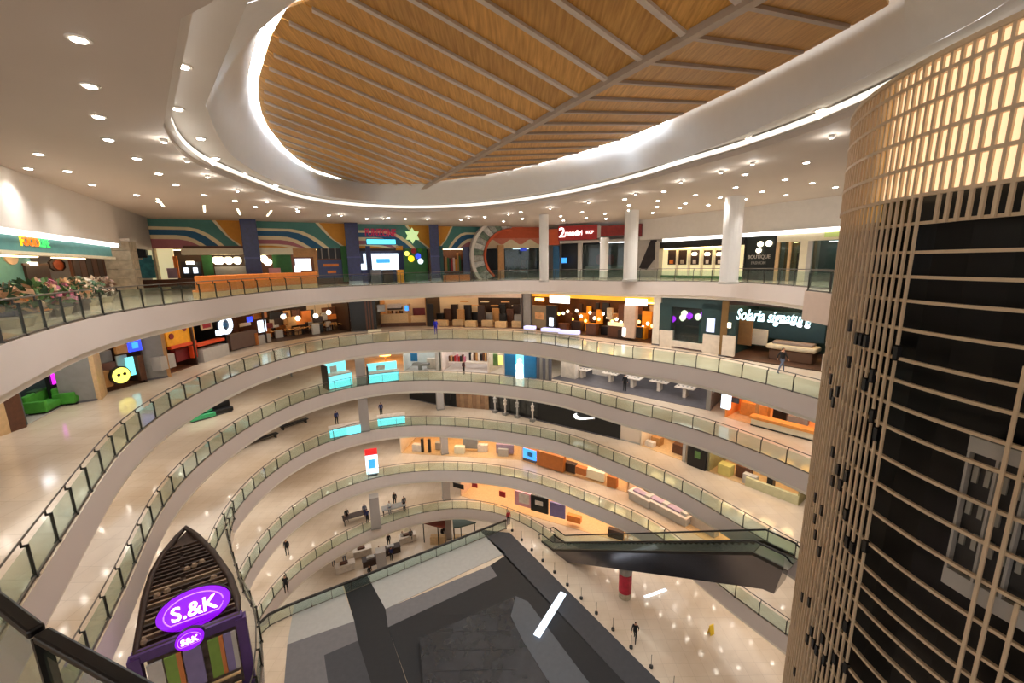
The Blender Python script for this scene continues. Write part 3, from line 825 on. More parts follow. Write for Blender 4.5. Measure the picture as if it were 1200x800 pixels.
t.box('landing', steel, 0, 1.6, -.7, .7, -.04, .02); t.box('landing', steel, Lr-1.6, Lr+.2, -.7, .7, H-.04, H+.02)
q = Pl.to_2d() + dxy*.46
t = Thing('banner_column', 'round column wrapped in a red banner under the escalator', 'column', (q.x, q.y, ZP))
zt = H*.40 - 1.2
t.add('shaft', lathe_mesh('shaft', [(.5, 0), (.5, .4), (.46, .42), (.46, zt)], stone_m, 20)); t.add('banner', lathe_mesh('banner', [(.52, .55), (.52, zt*.78)], mat('crimson_banner', (178, 24, 52), .5, var=.25, scale=2), 20))
t.add('head', lathe_mesh('head', [(.5, zt*.8), (.62, zt+.1)], grey_m, 20))

# ------------------------------------------------------------------ kiosk with lens-shaped roof on the fourth gallery down
ZK = LEVEL[3]
# floor tongue that carries it
tong = [(-24, 26), (-19.9, 26.0), (-18.6, 23.6), (-16.4, 21.0), (-14.9, 19.3), (-13.6, 18.1), (-12.4, 16.8), (-11.4, 15.2), (-10.7, 14.0), (-10.2, 12.5), (-10, 8), (-24, 8)]
o = link('floor', prism_mesh('floor', tong, ZK-1.3, ZK+.004, tile)); tag(o, 'floor tongue of the fourth gallery down carrying the purple kiosk', 'floor', kind='structure')
e = [(-19.6, 25.8), (-18.6, 23.7), (-16.4, 21.1), (-14.9, 19.4), (-13.6, 18.2), (-12.4, 16.9), (-11.4, 15.3), (-10.7, 14.0), (-10.2, 12.5)]
railing('curved glass balustrade right of the purple kiosk', e, ZK, 1.4, steel, out=-1)
zr = -12.0
t = Thing('food_kiosk', 'lens-shaped food kiosk with brown slatted roof and purple oval signs', 'kiosk', (-14.5, 15.5, ZK))
def K(x, y): return (x+14.5, y-15.5)
roofL = [(-17.9, 20.0), (-17.75, 19.2), (-17.4, 17.9), (-16.8, 16.6), (-15.9, 15.2), (-13.9, 12.5)]
roofR = [(-17.9, 20.0), (-16.9, 19.4), (-15.1, 18.1), (-13.1, 16.4), (-11.9, 15.1), (-11.2, 14.2)]
out = [K(*p) for p in roofL] + [K(*p) for p in roofR[:0:-1]]
hz = zr - ZK
roof = t.add('roof_frame', tube_mesh('roof_frame', [(x, y, hz) for x, y in out], .14, brown_d, 6, closed=True))
t.add('roof_board', prism_mesh('roof_board', out, hz-.28, hz-.2, mat('roof_brown', (78, 60, 50), .7, var=.35, scale=2.2)))
# slats across the roof, parallel to the front beam
fdir = Vector((-11.2+13.9, 14.2-12.5)).normalized(); fn = Vector((-fdir.y, fdir.x))
base_pt = Vector(K(-13.9, 12.5))
def cross(s):
    pts = []; N = len(out)
    for i in range(N):
        a, b = Vector(out[i]) - base_pt, Vector(out[(i+1) % N]) - base_pt
        da, db = a.dot(fn)-s, b.dot(fn)-s
        if da*db < 0: f = da/(da-db); pts.append((a + (b-a)*f).dot(fdir))
    return sorted(pts)
slat_m = [mat('slat_a', (92, 70, 56), .6, var=.2), mat('slat_b', (62, 46, 38), .6, var=.2), mat('slat_c', (150, 124, 98), .6, var=.2)]
for i in range(22):
    s = .25 + i*.31
    c = cross(s)
    if len(c) < 2 or c[-1]-c[0] < .3: continue
    c0, c1 = c[0]+.1, c[-1]-.1
    pieces = [(c0, c1)] if i % 3 else [(c0, c0+(c1-c0)*.42), (c0+(c1-c0)*.5, c1)]
    for a, b in pieces:
        p = base_pt + fdir*a + fn*s
        t.add('slat', boxes_mesh('slat', [(0, b-a, -.05, .05, -.09, .09)], slat_m[(i*7) % 3] if i < 14 else slat_m[1]), None, (p.x, p.y, hz-.08), (0, 0, math.atan2(fdir.y, fdir.x)))
for i in range(10):      # round lamps and ducts between the slats
    s = .6 + (i*1.37) % 4.2; c = cross(s); a = c[0] + (c[-1]-c[0])*((i*.618) % 1)*.8 + .2
    p = base_pt + fdir*a + fn*s
    t.add('roof_lamp', lathe_mesh('roof_lamp', [(.12, 0), (.14, .1), (.08, .2)], slat_m[2], 8), None, (p.x, p.y, hz-.1))
fa_k = math.atan2(fdir.y, fdir.x)
fl_ = (Vector(K(-11.2, 14.2)) - base_pt).length
pm = mat('purple_paint', (78, 48, 110), .5, var=.08)
fb = Thing('tmp', None, None); bpy.data.objects.remove(fb.o)
def kb_(name, m, x0, x1, y0, y1, z0, z1, parent=None):   # box in the front frame
    return t.add(name, boxes_mesh(name, [(x0, x1, y0, y1, z0, z1)], m), parent, (base_pt.x, base_pt.y, 0), (0, 0, fa_k))
kb_('front_beam', pm, -.1, fl_+.1, -.16, .12, hz-.25, hz+.12)
kb_('corner_post', pm, fl_-.15, fl_+.2, -.2, .15, 0, hz)
kb_('corner_post', pm, -.2, .15, -.2, .15, 0, hz)
kb_('counter', pm, .4, fl_-.4, -1.5, -.9, 0, 1.05); kb_('counter_top', cream_m, .3, fl_-.3, -1.6, -.8, 1.05, 1.13)
kb_('back_wall', mat('menu_wall', (150, 132, 120), .6, var=.4, scale=3), .2, fl_-.2, .3, .4, 0, hz-.3)
for i, (m, a, b) in enumerate([(grey_l, .3, .75), (mat('menu_green', (120, 150, 60), .6), .8, 1.15), (mat('menu_orange', (200, 120, 60), .6), 1.15, 1.3), (mat('menu_lilac', (128, 116, 160), .6), 1.35, 1.9), (MATS['menu_green'], 2.1, 2.45), (MATS['menu_orange'], 2.45, 2.58), (MATS['menu_lilac'], 2.6, 2.85), (grey_l, 2.85, 3.0)]):
    kb_('menu_board', m, a, b, -.3, -.22, 1.35, hz-.35)
kb_('shelf_bar', tan_l, .2, fl_-.2, -.7, -.62, .95, 1.05); kb_('shelf_bar', tan_l, .2, fl_-.2, -.5, -.42, 1.25, 1.33)
floor_p = [K(-16.2, 16.0), K(-13.9, 12.5), K(-11.2, 14.2), K(-13.0, 16.6)]
t.add('base', prism_mesh('base', floor_p, 0.005, .08, pm))
# signs
def oval_sign(label, px, py, rx, rz, tilt, size, txt):
    q = at(px, py, zr + rz*.5)
    s = Thing('oval_sign', label, 'sign', (q[0], q[1], zr), fa_k)
    d = disc_mesh('oval_panel', rz, -.12, .0, purple_e, 40, rx)
    p = s.add('oval_panel', d, None, (0, 0, rz*.75), (-tilt, 0, 0))
    s.add('rim', disc_mesh('rim', rz*1.03, .0, .16, black, 40, rx*1.03), p)
    n = 40
    rr = [(rx*.8*math.cos(2*PI*i/n), -.125, rz*.8*math.sin(2*PI*i/n)) for i in range(n)]
    s.add('ring_line', tube_mesh('ring_line', [r_ for i, r_ in enumerate(rr) if not (n*.62 < i < n*.9)], rz*.035, mat('lilac_line', (206, 140, 250), .4, var=0, emit=.7, ecol=(200, 130, 250)), 5), p)
    s.text('letters', txt, sign_white, 0, -.14, 0, size, parent=p)
    s.box('bracket', dark_metal, -rx*.6, -rx*.5, .05, .15, -.2, rz*.5); s.box('bracket', dark_metal, rx*.5, rx*.6, .05, .15, -.2, rz*.5)
oval_sign('large glowing purple oval sign standing on the kiosk roof', 229, 716, 1.18, .72, .25, .75, 'S.&K')
oval_sign('small purple oval sign at the middle of the kiosk front beam', 223, 750, .43, .36, .1, .3, 'S&K')
# ------------------------------------------------------------------ top gallery: left wing
C6 = CEIL
WL0, WL1 = at(0, 195, C6), at(170, 255, C6)
dl = Vector((WL1[0]-WL0[0], WL1[1]-WL0[1])).normalized()
WLs = (WL0[0]-dl.x*12, WL0[1]-dl.y*12)
fr = Front('wall_left', 'pale grey bulkhead wall over the teal shop at the left', None, 0, WLs, WL1)
tag(fr.o, kind='structure')
x0, zb0 = fr.loc(0, 266); x1, zb1 = fr.loc(136, 283)
zb = (zb0+zb1)/2
fr.box('bulkhead', white, 0, fr.W, -.1, 1.4, zb, C6)
fr.box('bulkhead_return', white, x1, fr.W, -.1, .2, 3.4, C6)
# slot light under the bulkhead
t = Front('slot_light', 'long bright white slot light above the teal shop sign', 'light', 0, WL0, WL1)
t.box('housing', white, -6, t.loc(135, 281)[0], -.12, .5, zb-.08, zb); t.box('diffuser', sign_white, -6, t.loc(135, 281)[0], -.13, .35, zb-.30, zb-.08)
# teal shop
t = Front('noodle_shop', 'teal shop front with brown doors and a small colourful lit sign', 'shop', 0, WL0, WL1)
xe = t.loc(134, 300)[0]
t.box('sign_band', teal_m, -6, xe, .1, .3, zb-.95, zb-.3); t.box('ledge', cream_m, -6, xe, -.05, .3, zb-1.1, zb-.95)
t.box('back_wall', teal_m, -6, t.loc(86, 315)[0], 1.5, 1.6, 0, zb-1.0)
t.box('side_return', teal_d, -6, -5.8, .3, 1.6, 0, zb-1.0)
x0, x1, z0, z1 = t.rect(85, 294, 137, 337, 1.0)
t.box('door_panel', brown, x0, x1, 1.0, 1.12, 0, z1)
n = 8
for i in range(n): t.box('door_leaf', brown if i % 2 else brown_d, x0+(x1-x0)*i/n+.03, x0+(x1-x0)*(i+1)/n-.03, .93, 1.0, .05, z1-.1)
x0, x1, z0, z1 = t.rect(28, 311, 56, 328, 1.5); f_ = t.box('window_board', brown_d, x0, x1, 1.4, 1.5, z0, z1); t.box('board_trim', brown, x0-.06, x1+.06, 1.43, 1.5, z1, z1+.1, f_)
x0, x1, z0, z1 = t.rect(56, 303, 74, 318, 1.5); cx_, cz_ = (x0+x1)/2, (z0+z1)/2
oc = [(cx_+(x1-x0)/2*1.08*math.cos(PI/8+PI/4*i), cz_+(z1-z0)/2*1.08*math.sin(PI/8+PI/4*i)) for i in range(8)]
f_ = t.add('octagon_window', wallpoly_mesh('octagon_window', oc, 1.4, 1.5, brown_d)); t.add('pane', wallpoly_mesh('pane', [(cx_+(a-cx_)*.7, cz_+(b-cz_)*.7) for a, b in oc], 1.37, 1.4, mat('rust_glow', (150, 70, 40), .4, var=.3)), f_)
for (a, b, c, d) in [(4, 292, 20, 310), (20, 291, 30, 301)]:
    x0, x1, z0, z1 = t.rect(a, b, c, d, 1.48); t.add('wall_flower', disc_mesh('wall_flower', (z1-z0)/2, -.03, .03, mat('peach_decal', (214, 180, 150), .6), 14, (x1-x0)/2), None, ((x0+x1)/2, 1.47, (z0+z1)/2))
x0, x1, z0, z1 = t.rect(39, 307, 46, 311, 1.3); t.box('wall_lamp', globe_m, x0, x1, 1.35, 1.5, z0, z1)
x0, z = t.loc(31, 283, .05); S = .62
t.text('sign_letters', 'F', sign_yellow, t.loc(27, 284, .05)[0], .08, z, S, align='CENTER'); t.text('sign_letters', 'OOD', sign_orange, t.loc(38, 284, .05)[0], .08, z, S*.9); t.text('sign_letters', 'LIFE', sign_green, t.loc(53, 285, .05)[0], .08, z, S*.9)
t.box('shop_lamp', lamp_w, -3, 3, .6, .9, zb-1.15, zb-1.1); t.box('shop_lamp', lamp_w, 4.5, 8, .5, .7, zb-1.15, zb-1.1)
# orange and dark bench seats in front of the teal shop
def bench(name, label, px, py, L, m, z=0, rot=0.6, group=None, h=.45, back=True):
    q = at(px, py, z); b = Thing(name, label, 'seat', (q[0], q[1], z), rot, group)
    b.rbox('seat', m, -L/2, L/2, -.3, .3, h-.14, h, .03); b.box('base', brown_d, -L/2+.1, L/2-.1, -.22, .22, 0, h-.14)
    if back: b.rbox('backrest', m, -L/2, L/2, .24, .34, h, h+.42, .03)
    return b
def on_top(F, px, y, z=0.0):      # plan point on a shop front line at a bearing
    x = F.loc(px, 320, y)[0]; q = F.P0 + F.u*x + F.n*y; return (q.x, q.y, z)
ax = math.atan2(dl.y, dl.x)
for i, (px, m, lab) in enumerate([(4, navy, 'dark blue bench at the far left of the teal shop'), (24, orange_m, 'orange bench before the teal shop'), (53, black, 'black bench before the octagon window of the teal shop'), (79, brown_d, 'dark bench before the brown shop doors')]):
    p = on_top(t, px, -1.2); b = Thing('bench', lab, 'seat', p, ax)
    b.rbox('seat', m, -.8, .8, -.35, .35, .3, .5, .04); b.rbox('backrest', m, -.8, .8, .25, .4, .5, 1.0, .04); b.box('base', brown_d, -.7, .7, -.28, .28, 0, .3)
# potted flowers along the left railing
leafs = {}
def bush(name, label, P, r, h, cols, pot_m, cat='plant', group=None, seed=1):
    rnd = random.Random(seed)
    b = Thing(name, label, cat, P, 0, group)
    b.add('planter', lathe_mesh('planter', [(r*.55, 0), (r*.7, h*.3), (r*.62, h*.3)], pot_m, 12))
    for c in cols:
        V, Fc = [], []
        for i in range(70):
            th, ph = rnd.uniform(0, 2*PI), rnd.uniform(-.4, 1.4)
            rr = r*rnd.uniform(.5, 1.0)
            p = Vector((rr*math.cos(th)*math.cos(ph), rr*math.sin(th)*math.cos(ph), h*.3 + r*.5 + rr*math.sin(ph)*.9))
            d1 = Vector((rnd.gauss(0, 1), rnd.gauss(0, 1), rnd.gauss(0, 1))).normalized()*r*.2
            d2 = d1.cross(Vector((rnd.gauss(0, 1), rnd.gauss(0, 1), 1))).normalized()*r*.11
            o = len(V); V += [p-d1, p+d2, p+d1, p-d2]; Fc.append((o, o+1, o+2, o+3))
        tag(b.add('foliage', new_mesh('foliage', V, Fc, c)), kind='stuff')
    return b
leaf_g = mat('leaf_green', (96, 130, 70), .6, var=.2); leaf_d = mat('leaf_dark', (52, 84, 50), .6, var=.2)
pinkf = mat('pink_flower', (196, 110, 130), .6, var=.2); whitef = mat('white_flower', (226, 212, 196), .6, var=.1); peachf = mat('peach_flower', (206, 160, 120), .6, var=.2)
FL = [(12, 371, (peachf, leaf_d), 'reddish bush by the left railing, furthest left'), (30, 366, (leaf_g, leaf_d), 'green leafy bush by the left railing'), (45, 361, (leaf_g, peachf), 'light green bush left of the pink flowers'), (63, 359, (pinkf, pinkf, leaf_g), 'big pink flowering bush by the left railing'), (82, 354, (peachf, leaf_d), 'peach flowers right of the pink bush'), (100, 350, (whitef, leaf_d), 'white flowers with dark leaves by the left railing'), (118, 347, (mat('brown_leaf', (130, 100, 84), .6, var=.2), whitef), 'brownish bush nearest the stone pillar')]
for i, (px, py, cols, lab) in enumerate(FL):
    q = at(px, py, .35); bush('flower_bush', lab, (q[0], q[1], 0), .85, 1.0, cols, stone_m, seed=i)
# stone pillar
q = at(152, 343, 0)
P = on_top(t, 146, .2)
t2 = Thing('stone_pillar', 'square beige stone pillar beside the brown doors', 'column', P, ax)
for i in range(6):
    t2.box('stone_block', stone_m, -.78+.01*(i % 2), .78, -.7, .7, i*.62, i*.62+.6)
t2.box('capital', mat('pale_cap', (206, 200, 190), .5), -.85, .85, -.8, .8, 3.72, 3.9)

# ------------------------------------------------------------------ top gallery: mural wall
teal_p = mat('mural_teal', (74, 132, 124), .6, var=.04); cream_p = mat('mural_cream', (232, 216, 176), .6, var=.03); blue_p = mat('mural_blue', (30, 92, 130), .6, var=.04); gold_p = mat('mural_amber', (214, 146, 40), .6, var=.04); mauve_p = mat('mural_mauve', (170, 104, 110), .6, var=.04); orange_p = mat('mural_orange', (208, 92, 48), .6, var=.04)
MP = [at(171, 256, C6), at(290, 258.5, C6), at(411, 262, C6), at(508, 264.5, C6), at(634, 266, C6)]
HS = 3.55          # height of the shop openings below the mural
def mural(label, P0, P1, mirror=False, extra=False):
    f = Front('mural', label, 'mural', 0, P0, P1)
    W_ = f.W; zt = C6 - .02; zb = HS; Hh = zt - zb
    def X(px, py):
        a = (px-165)/915; b = (300-py)/260
        return ((1-a if mirror else a)*W_, zb + b*Hh)
    layers = [('panel', gold_p, [(165, 300), (1080, 300), (1080, 40), (165, 40)]),
     ('cream_line', cream_p, [(165, 300), (1025, 300), (890, 200), (775, 40), (165, 40)]),
     ('teal_band', teal_p, [(165, 300), (995, 300), (860, 190), (740, 40), (165, 40)]),
     ('cream_line', cream_p, [(165, 300), (850, 300), (780, 230), (700, 170), (610, 125), (520, 108), (165, 105)]),
     ('blue_band', blue_p, [(165, 300), (800, 300), (730, 240), (660, 188), (580, 150), (490, 133), (165, 132)]),
     ('cream_line', cream_p, [(165, 300), (690, 300), (620, 250), (560, 215), (480, 188), (400, 180), (165, 180)]),
     ('mauve_band', mauve_p, [(165, 300), (640, 300), (570, 262), (500, 232), (420, 218), (165, 216)])]
    if extra:
        layers += [('cream_line', cream_p, [(165, 300), (600, 300), (480, 268), (380, 258), (165, 258)]), ('amber_band', gold_p, [(165, 300), (520, 300), (430, 282), (340, 274), (165, 274)])]
    for i, (n_, m, poly) in enumerate(layers):
        f.add(n_, wallpoly_mesh(n_, [X(*p) for p in poly], -.1 - i*.012, .02 if i == 0 else -.095, m))
    return f
mural('striped teal and amber mural panel, furthest left, above the open kitchen', MP[0], MP[1])
mural('striped mural panel between the two blue pillars on the left', MP[1], MP[2], extra=True)
m3 = mural('striped mural panel behind the dark red lettering', MP[2], MP[3], extra=True)
mural('mirrored striped mural panel left of the mosaic arch', MP[3], at(566, 266, C6), mirror=True)
# blue pillars
for (pa, lab) in [((290, 258), 'navy blue tiled pillar at the left, between striped mural panels'), ((411, 262), 'navy blue tiled pillar left of the dark red lettering'), ((508, 264), 'navy blue tiled pillar right of the green star')]:
    q = at(pa[0], pa[1], C6); v = Vector(q).normalized(); P = Vector(q) - v*.75
    p = Thing('tiled_pillar', lab, 'column', (P.x, P.y, 0), -math.atan2(v.x, v.y))
    w_ = .62 if pa[0] < 500 else .5
    p.rbox('shaft', navy, -w_, w_, -.5, .5, .0, C6-.01, .04); p.box('base', mat('steel_base', (150, 150, 160), .3, .6), -w_-.04, w_+.04, -.54, .54, 0, .3); p.box('collar', mat('navy_collar', (60, 60, 120), .3), -w_-.03, w_+.03, -.53, .53, 2.6, 2.72)
# open kitchen under the first panel
f = Front('open_kitchen', 'open kitchen with cream canopy, white globe lamps and dark counters', 'shop', 0, MP[0], MP[1])
f.box('back_wall', brown_d, 0, f.W, 2.6, 2.7, 0, HS); f.box('side_wall', stone_m, 0, .15, 0, 2.6, 0, HS); f.box('shop_floor', brown, 0, f.W, 0, 2.6, 0, .03)
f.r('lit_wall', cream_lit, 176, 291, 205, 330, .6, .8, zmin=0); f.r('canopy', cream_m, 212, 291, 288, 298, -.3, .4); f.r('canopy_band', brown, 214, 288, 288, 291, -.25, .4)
f.r('teal_figure', mat('teal_art', (70, 150, 160), .6, var=.25), 158, 304, 181, 326, .3, .42); f.r('teal_head', MATS['teal_art'], 167, 299, 178, 306, .28, .42); f.r('speaker', black, 156, 289, 171, 302, .1, .5)
f.r('amber_stripe', orange_m, 204, 300, 209, 326, .55, .7); f.r('lilac_art', mat('lilac_art', (170, 146, 166), .6), 196, 314, 208, 326, .5, .65)
f.r('green_board', green_d, 238, 299, 250, 330, .9, 1.0); f.r('menu_board', grey_m, 252, 312, 290, 322, .8, .95)
for (a, b) in [(218, 317), (229, 317)]: f.r('screen', scr_w, a-2.5, b-3.5, a+2.5, b+3, 1.0, 1.1)
f.r('dark_screen', black, 213, 307, 236, 325, 1.2, 1.3); f.r('ceiling_lamp', globe_m, 218, 306, 226, 309.5, .4, .8)
for x in (254, 258, 268, 278): 
    x_, z_ = f.loc(x, 305, .3); f.add('globe_lamp', lathe_mesh('globe_lamp', [(.12, -.35), (.32, -.15), (.34, .1), (.2, .3)], globe_m, 10), None, (x_, .3, z_))
f.r('counter', brown, 158, 327, 252, 336, -.2, .4, zmin=0); f.r('counter', tan, 252, 322, 290, 326, -.2, .3, zmin=0); f.r('counter_base', brown_d, 252, 326, 290, 338, -.1, .3, zmin=0)
f.box('kitchen_lamp', lamp_w, 1, f.W-1, 1.2, 1.5, HS-.1, HS-.05)
# orange planter boxes behind the railing
for i, (a, b) in enumerate([(166, 349), (182, 347), (203, 344), (224, 341.5), (243, 339), (261, 337), (279, 335)]):
    q = ring_pt(6, math.atan2(at(a, b, 0)[0]-CX, at(a, b, 0)[1]-CY), 1.0)
    x, y = at(a, b, 0)
    v = Vector((x, y)); k = (math.hypot(*ring_pt(6, math.atan2(x-CX, y-CY), 0)))
    p = Thing('orange_bench', '-', 'seat', (q[0], q[1], 0), 1.05 - i*.07)
    p.o['label'] = ['first', 'second', 'third', 'fourth', 'fifth', 'sixth', 'seventh'][i] + ' orange booth seat from the stone pillar, behind the railing'
    p.rbox('backrest', orange_m, -.84, .84, -.1, .1, .35, 1.35, .05); p.rbox('seat', orange_m, -.84, .84, .1, .6, .35, .5, .04); p.box('base', tan_l, -.84, .84, -.08, .55, 0, .35)
# second bay
f = Front('snack_bar', 'snack bar with cream canopy, green board and pink counter', 'shop', 0, MP[1], MP[2])
f.box('back_wall', brown, 0, f.W, 2.6, 2.7, 0, HS); f.box('shop_floor', brown, 0, f.W, 0, 2.6, 0, .03)
f.r('canopy', cream_m, 301, 290, 343, 298, -.3, .4); f.r('tan_panel', tan, 343, 288, 371, 301, -.1, .2); f.r('green_board', green_d, 320, 298, 342, 324, .3, .45); f.r('pink_counter', mat('pink_panel', (226, 160, 164), .5), 315, 314, 329, 321, -.1, .3, zmin=0)
f.r('tan_post', tan, 368, 288, 372, 324, -.1, .1, zmin=0); f.r('blue_shutter', mat('slate_blue', (62, 76, 120), .5), 372, 304, 402, 326, -.05, .15, zmin=0); f.r('black_window', black, 372, 289, 401, 303, 0, .12)
for x in (377, 385, 393): f.r('mullion', grey_m, x-.7, 289, x+.7, 303, -.06, .1)
f.r('orange_sign', orange_m, 379, 309, 397, 312, -.12, -.05); f.r('orange_sign', orange_m, 384, 317, 394, 320, -.12, -.05)
f.r('green_post', green_d, 401, 288, 408, 330, -.25, .1, zmin=0)
for (a, b, c, d) in [(346, 303, 364, 312), (345, 311, 352, 319), (352, 311, 365, 317)]: f.r('bright_screen', scr_w, a, b, c, d, .2, .3)
f.r('grey_counter', grey_l, 350, 320, 372, 330, -.6, -.1, zmin=0); f.r('low_counter', brown_d, 303, 324, 350, 332, -.2, .2, zmin=0)
for x, y in ((309, 303), (314, 307)): 
    x_, z_ = f.loc(x, y, .3); f.add('globe_lamp', lathe_mesh('globe_lamp', [(.12, -.35), (.34, -.1), (.34, .1), (.16, .3)], globe_m, 10), None, (x_, .3, z_))
f.box('shop_lamp', lamp_w, 1, f.W-1, 1.2, 1.5, HS-.1, HS-.05)
# third bay: game hall
f = Front('game_hall', 'game hall with bright white screens, dark posts and a green wall', 'shop', 0, MP[2], MP[3])
f.box('back_wall', mat('dusk_wall', (40, 42, 66), .6), 0, f.W, 2.6, 2.7, 0, HS); f.box('shop_floor', brown_d, 0, f.W, 0, 2.6, 0, .03)
f.r('bright_screen', scr_w, 436, 297, 467, 316, .5, .6); f.r('blue_caption', scr_sky, 441, 303, 457, 308, .44, .5); f.r('bright_screen', scr_w, 420, 309, 430, 319, .4, .5); f.r('bright_strip', scr_w, 426, 297, 429, 310, .5, .6)
f.r('dark_post', navy, 429.5, 288, 435, 320, -.2, .2, zmin=0); f.r('dark_ledge', brown_d, 416, 287, 474, 294, -.1, .3); f.r('amber_sign', orange_y, 464, 288, 472, 293, -.16, -.1)
f.r('green_wall', green_d, 474, 288, 501, 334, .0, .15, zmin=0)
for (a, b, r_, m) in [(477, 297, 3, scr_yel), (482, 303, 4, sign_yellow), (485, 294, 3.4, red_m), (490, 300, 3.5, scr_blue), (493, 306, 3.5, scr_w), (492, 293, 2.6, green_m)]:
    x_, z_ = f.loc(a, b, -.1); f.add('balloon_decal', disc_mesh('balloon_decal', r_*.085, -.05, .05, m, 14), None, (x_, -.05, z_))
for (a, w_, m) in [(415, 10, orange_m), (426, 11, navy), (441, 12, grey_d), (455, 12, brown_d), (470, 7, orange_y)]: f.r('game_cabinet', m, a-w_/2, 313 if m is orange_m else 316, a+w_/2, 333, -.9, -.3, zmin=0)
f.box('shop_lamp', lamp_c, 1, f.W*.6, 1.0, 1.3, HS-.1, HS-.05)
# lettering and star over the third bay
s = Front('neon_sign', 'dark red lettering over a cyan bar on the mural wall', 'sign', 0, MP[2], MP[3])
xa, z_ = s.loc(446, 273, -.3); wd = s.loc(464, 273, -.3)[0] - s.loc(428, 273, -.3)[0]
s.text('letters', 'FUNZONE', mat('crimson_letters', (150, 20, 60), .4, emit=.25, ecol=(190, 20, 70)), xa, -.3, z_, 1.1, width=wd, ext=.08)
s.r('cyan_bar', mat('cyan_neon', (90, 220, 240), .4, var=0, emit=1.1, ecol=(90, 220, 245)), 430, 280.5, 463.5, 286, -.34, -.2); s.r('backing_bar', navy, 429, 279.5, 464, 287, -.2, -.1)
s = Front('star_sign', 'pale green star shaped sign on the mural wall', 'sign', 0, MP[2], MP[3])
xa, z_ = s.loc(483, 276, -.3)
st = [((.85 if i % 2 == 0 else .5)*math.cos(PI/2+PI*i/6), (.85 if i % 2 == 0 else .5)*math.sin(PI/2+PI*i/6)) for i in range(12)]
s.add('star', wallpoly_mesh('star', st, -.12, .0, mat('pale_green_glow', (200, 230, 160), .4, emit=.5, ecol=(205, 235, 165))), None, (xa, -.3, z_)); s.add('backing', disc_mesh('backing', .6, 0, .12, green_d), None, (xa, -.3, z_))
# fourth bay with mosaic arch
f = Front('craft_shop', 'small shop with orange bench and teal posts left of the mosaic arch', 'shop', 0, MP[3], MP[4])
f.box('back_wall', brown, 0, f.W*.45, 1.6, 1.7, 0, HS); f.r('teal_post', teal_d, 512, 288, 520, 334, -.1, .1, zmin=0); f.r('navy_post', navy, 543, 289, 551, 334, -.1, .1, zmin=0); f.r('orange_bench', orange_m, 520, 322, 551, 334, -.6, -.1, zmin=0)
rnd = random.Random(5)
for i in range(9): 
    a = 522 + i*2.3; f.r('shelf_goods', [tan, green_d, brown_d, red_m, whitef, gold_p][i % 6], a, 296+rnd.uniform(0, 8), a+1.9, 318, .9, 1.1, zmin=0)
f.box('shelf', brown_d, .8, f.W*.3, .8, 1.2, .9, 1.0); f.box('shop_lamp', lamp_w, .8, f.W*.3, .8, 1.0, HS-.1, HS-.05)
a_ = Front('mosaic_arch', 'round mosaic arch with a red inner rim and white outer rim', 'arch', 0, MP[3], MP[4])
xo, zo = a_.loc(599, 300, -.5); ro = xo - a_.loc(551, 300, -.5)[0]; ri = xo - a_.loc(569, 300, -.5)[0]
def half_ring(r0, r1, t0=70, t1=262, n=26):
    P_ = []
    for i in range(n+1):
        th = math.radians(t0 + (t1-t0)*i/n); P_.append((xo + r1*math.cos(th), max(.0, zo + r1*.93*math.sin(th))))
    for i in range(n, -1, -1):
        th = math.radians(t0 + (t1-t0)*i/n); P_.append((xo + r0*math.cos(th), max(.0, zo + r0*.93*math.sin(th))))
    return P_
def ring_seg(r0, r1, t0, t1, y0, y1, m, name, th=1):
    a_.add(name, wallpoly_mesh(name, half_ring(r0, r1, t0, t1, max(2, int((t1-t0)/8))), y0, y1, m))
T0, T1 = 88, 228
for i in range(14):
    ta, tb = T0 + (T1-T0)*i/14, T0 + (T1-T0)*(i+1)/14
    ring_seg(ro*.93, ro, ta, tb, -.75, .3, white, 'outer_rim'); ring_seg(ri, ri*1.08, ta, tb, -.75, .3, orange_p, 'inner_rim')
    ring_seg(ri*1.09, ro*.92, ta+.4, tb-.4, -.6, .2, [mat('mosaic_grey', (168, 168, 158), .5, var=.35, scale=3), mat('mosaic_green', (110, 128, 108), .5, var=.35, scale=3), mat('mosaic_pale', (206, 204, 196), .5, var=.25, scale=3)][(i*5) % 3], 'mosaic_panel')
f = Front('arcade_shop', 'dark shop with blue lamp under an orange and cream painted band', 'shop', 0, at(570, 266, C6), MP[4])
f.box('back_wall', black, 0, f.W, 1.8, 1.9, 0, HS); f.box('orange_band', orange_p, 0, f.W, -.1, .1, 4.7, C6-.02)
zz = [(0, 4.7), (f.W, 4.7)] 
wv = [(f.W*i/24, 4.25 + .3*math.sin(i*.75)) for i in range(25)]
f.add('cream_wave', wallpoly_mesh('cream_wave', [(0, HS)] + wv[:1] + wv[1:] + [(f.W, HS)], -.14, .1, cream_p)); f.box('mauve_band', mat('coral_paint', (214, 130, 100), .6), 0, f.W, -.09, .1, HS, 4.7)
f.r('tan_post', tan, 584, 287, 591, 334, -.9, -.4, zmin=0); f.r('glass_front', shop_glass, 592, 289, 632, 334, .1, .14, zmin=0); f.r('blue_lamp', scr_blue, 610, 290, 617, 294, .5, .7)
for i, (a, m) in enumerate([(599, navy), (606, brown_d), (613, brown), (622, grey_d), (628, navy)]): f.r('display_stand', m, a-3, 302+i, a+3, 334, .6, 1.2, zmin=0)
f.box('shop_lamp', lamp_c, f.W*.5, f.W*.8, .8, .9, HS-.1, HS-.05)
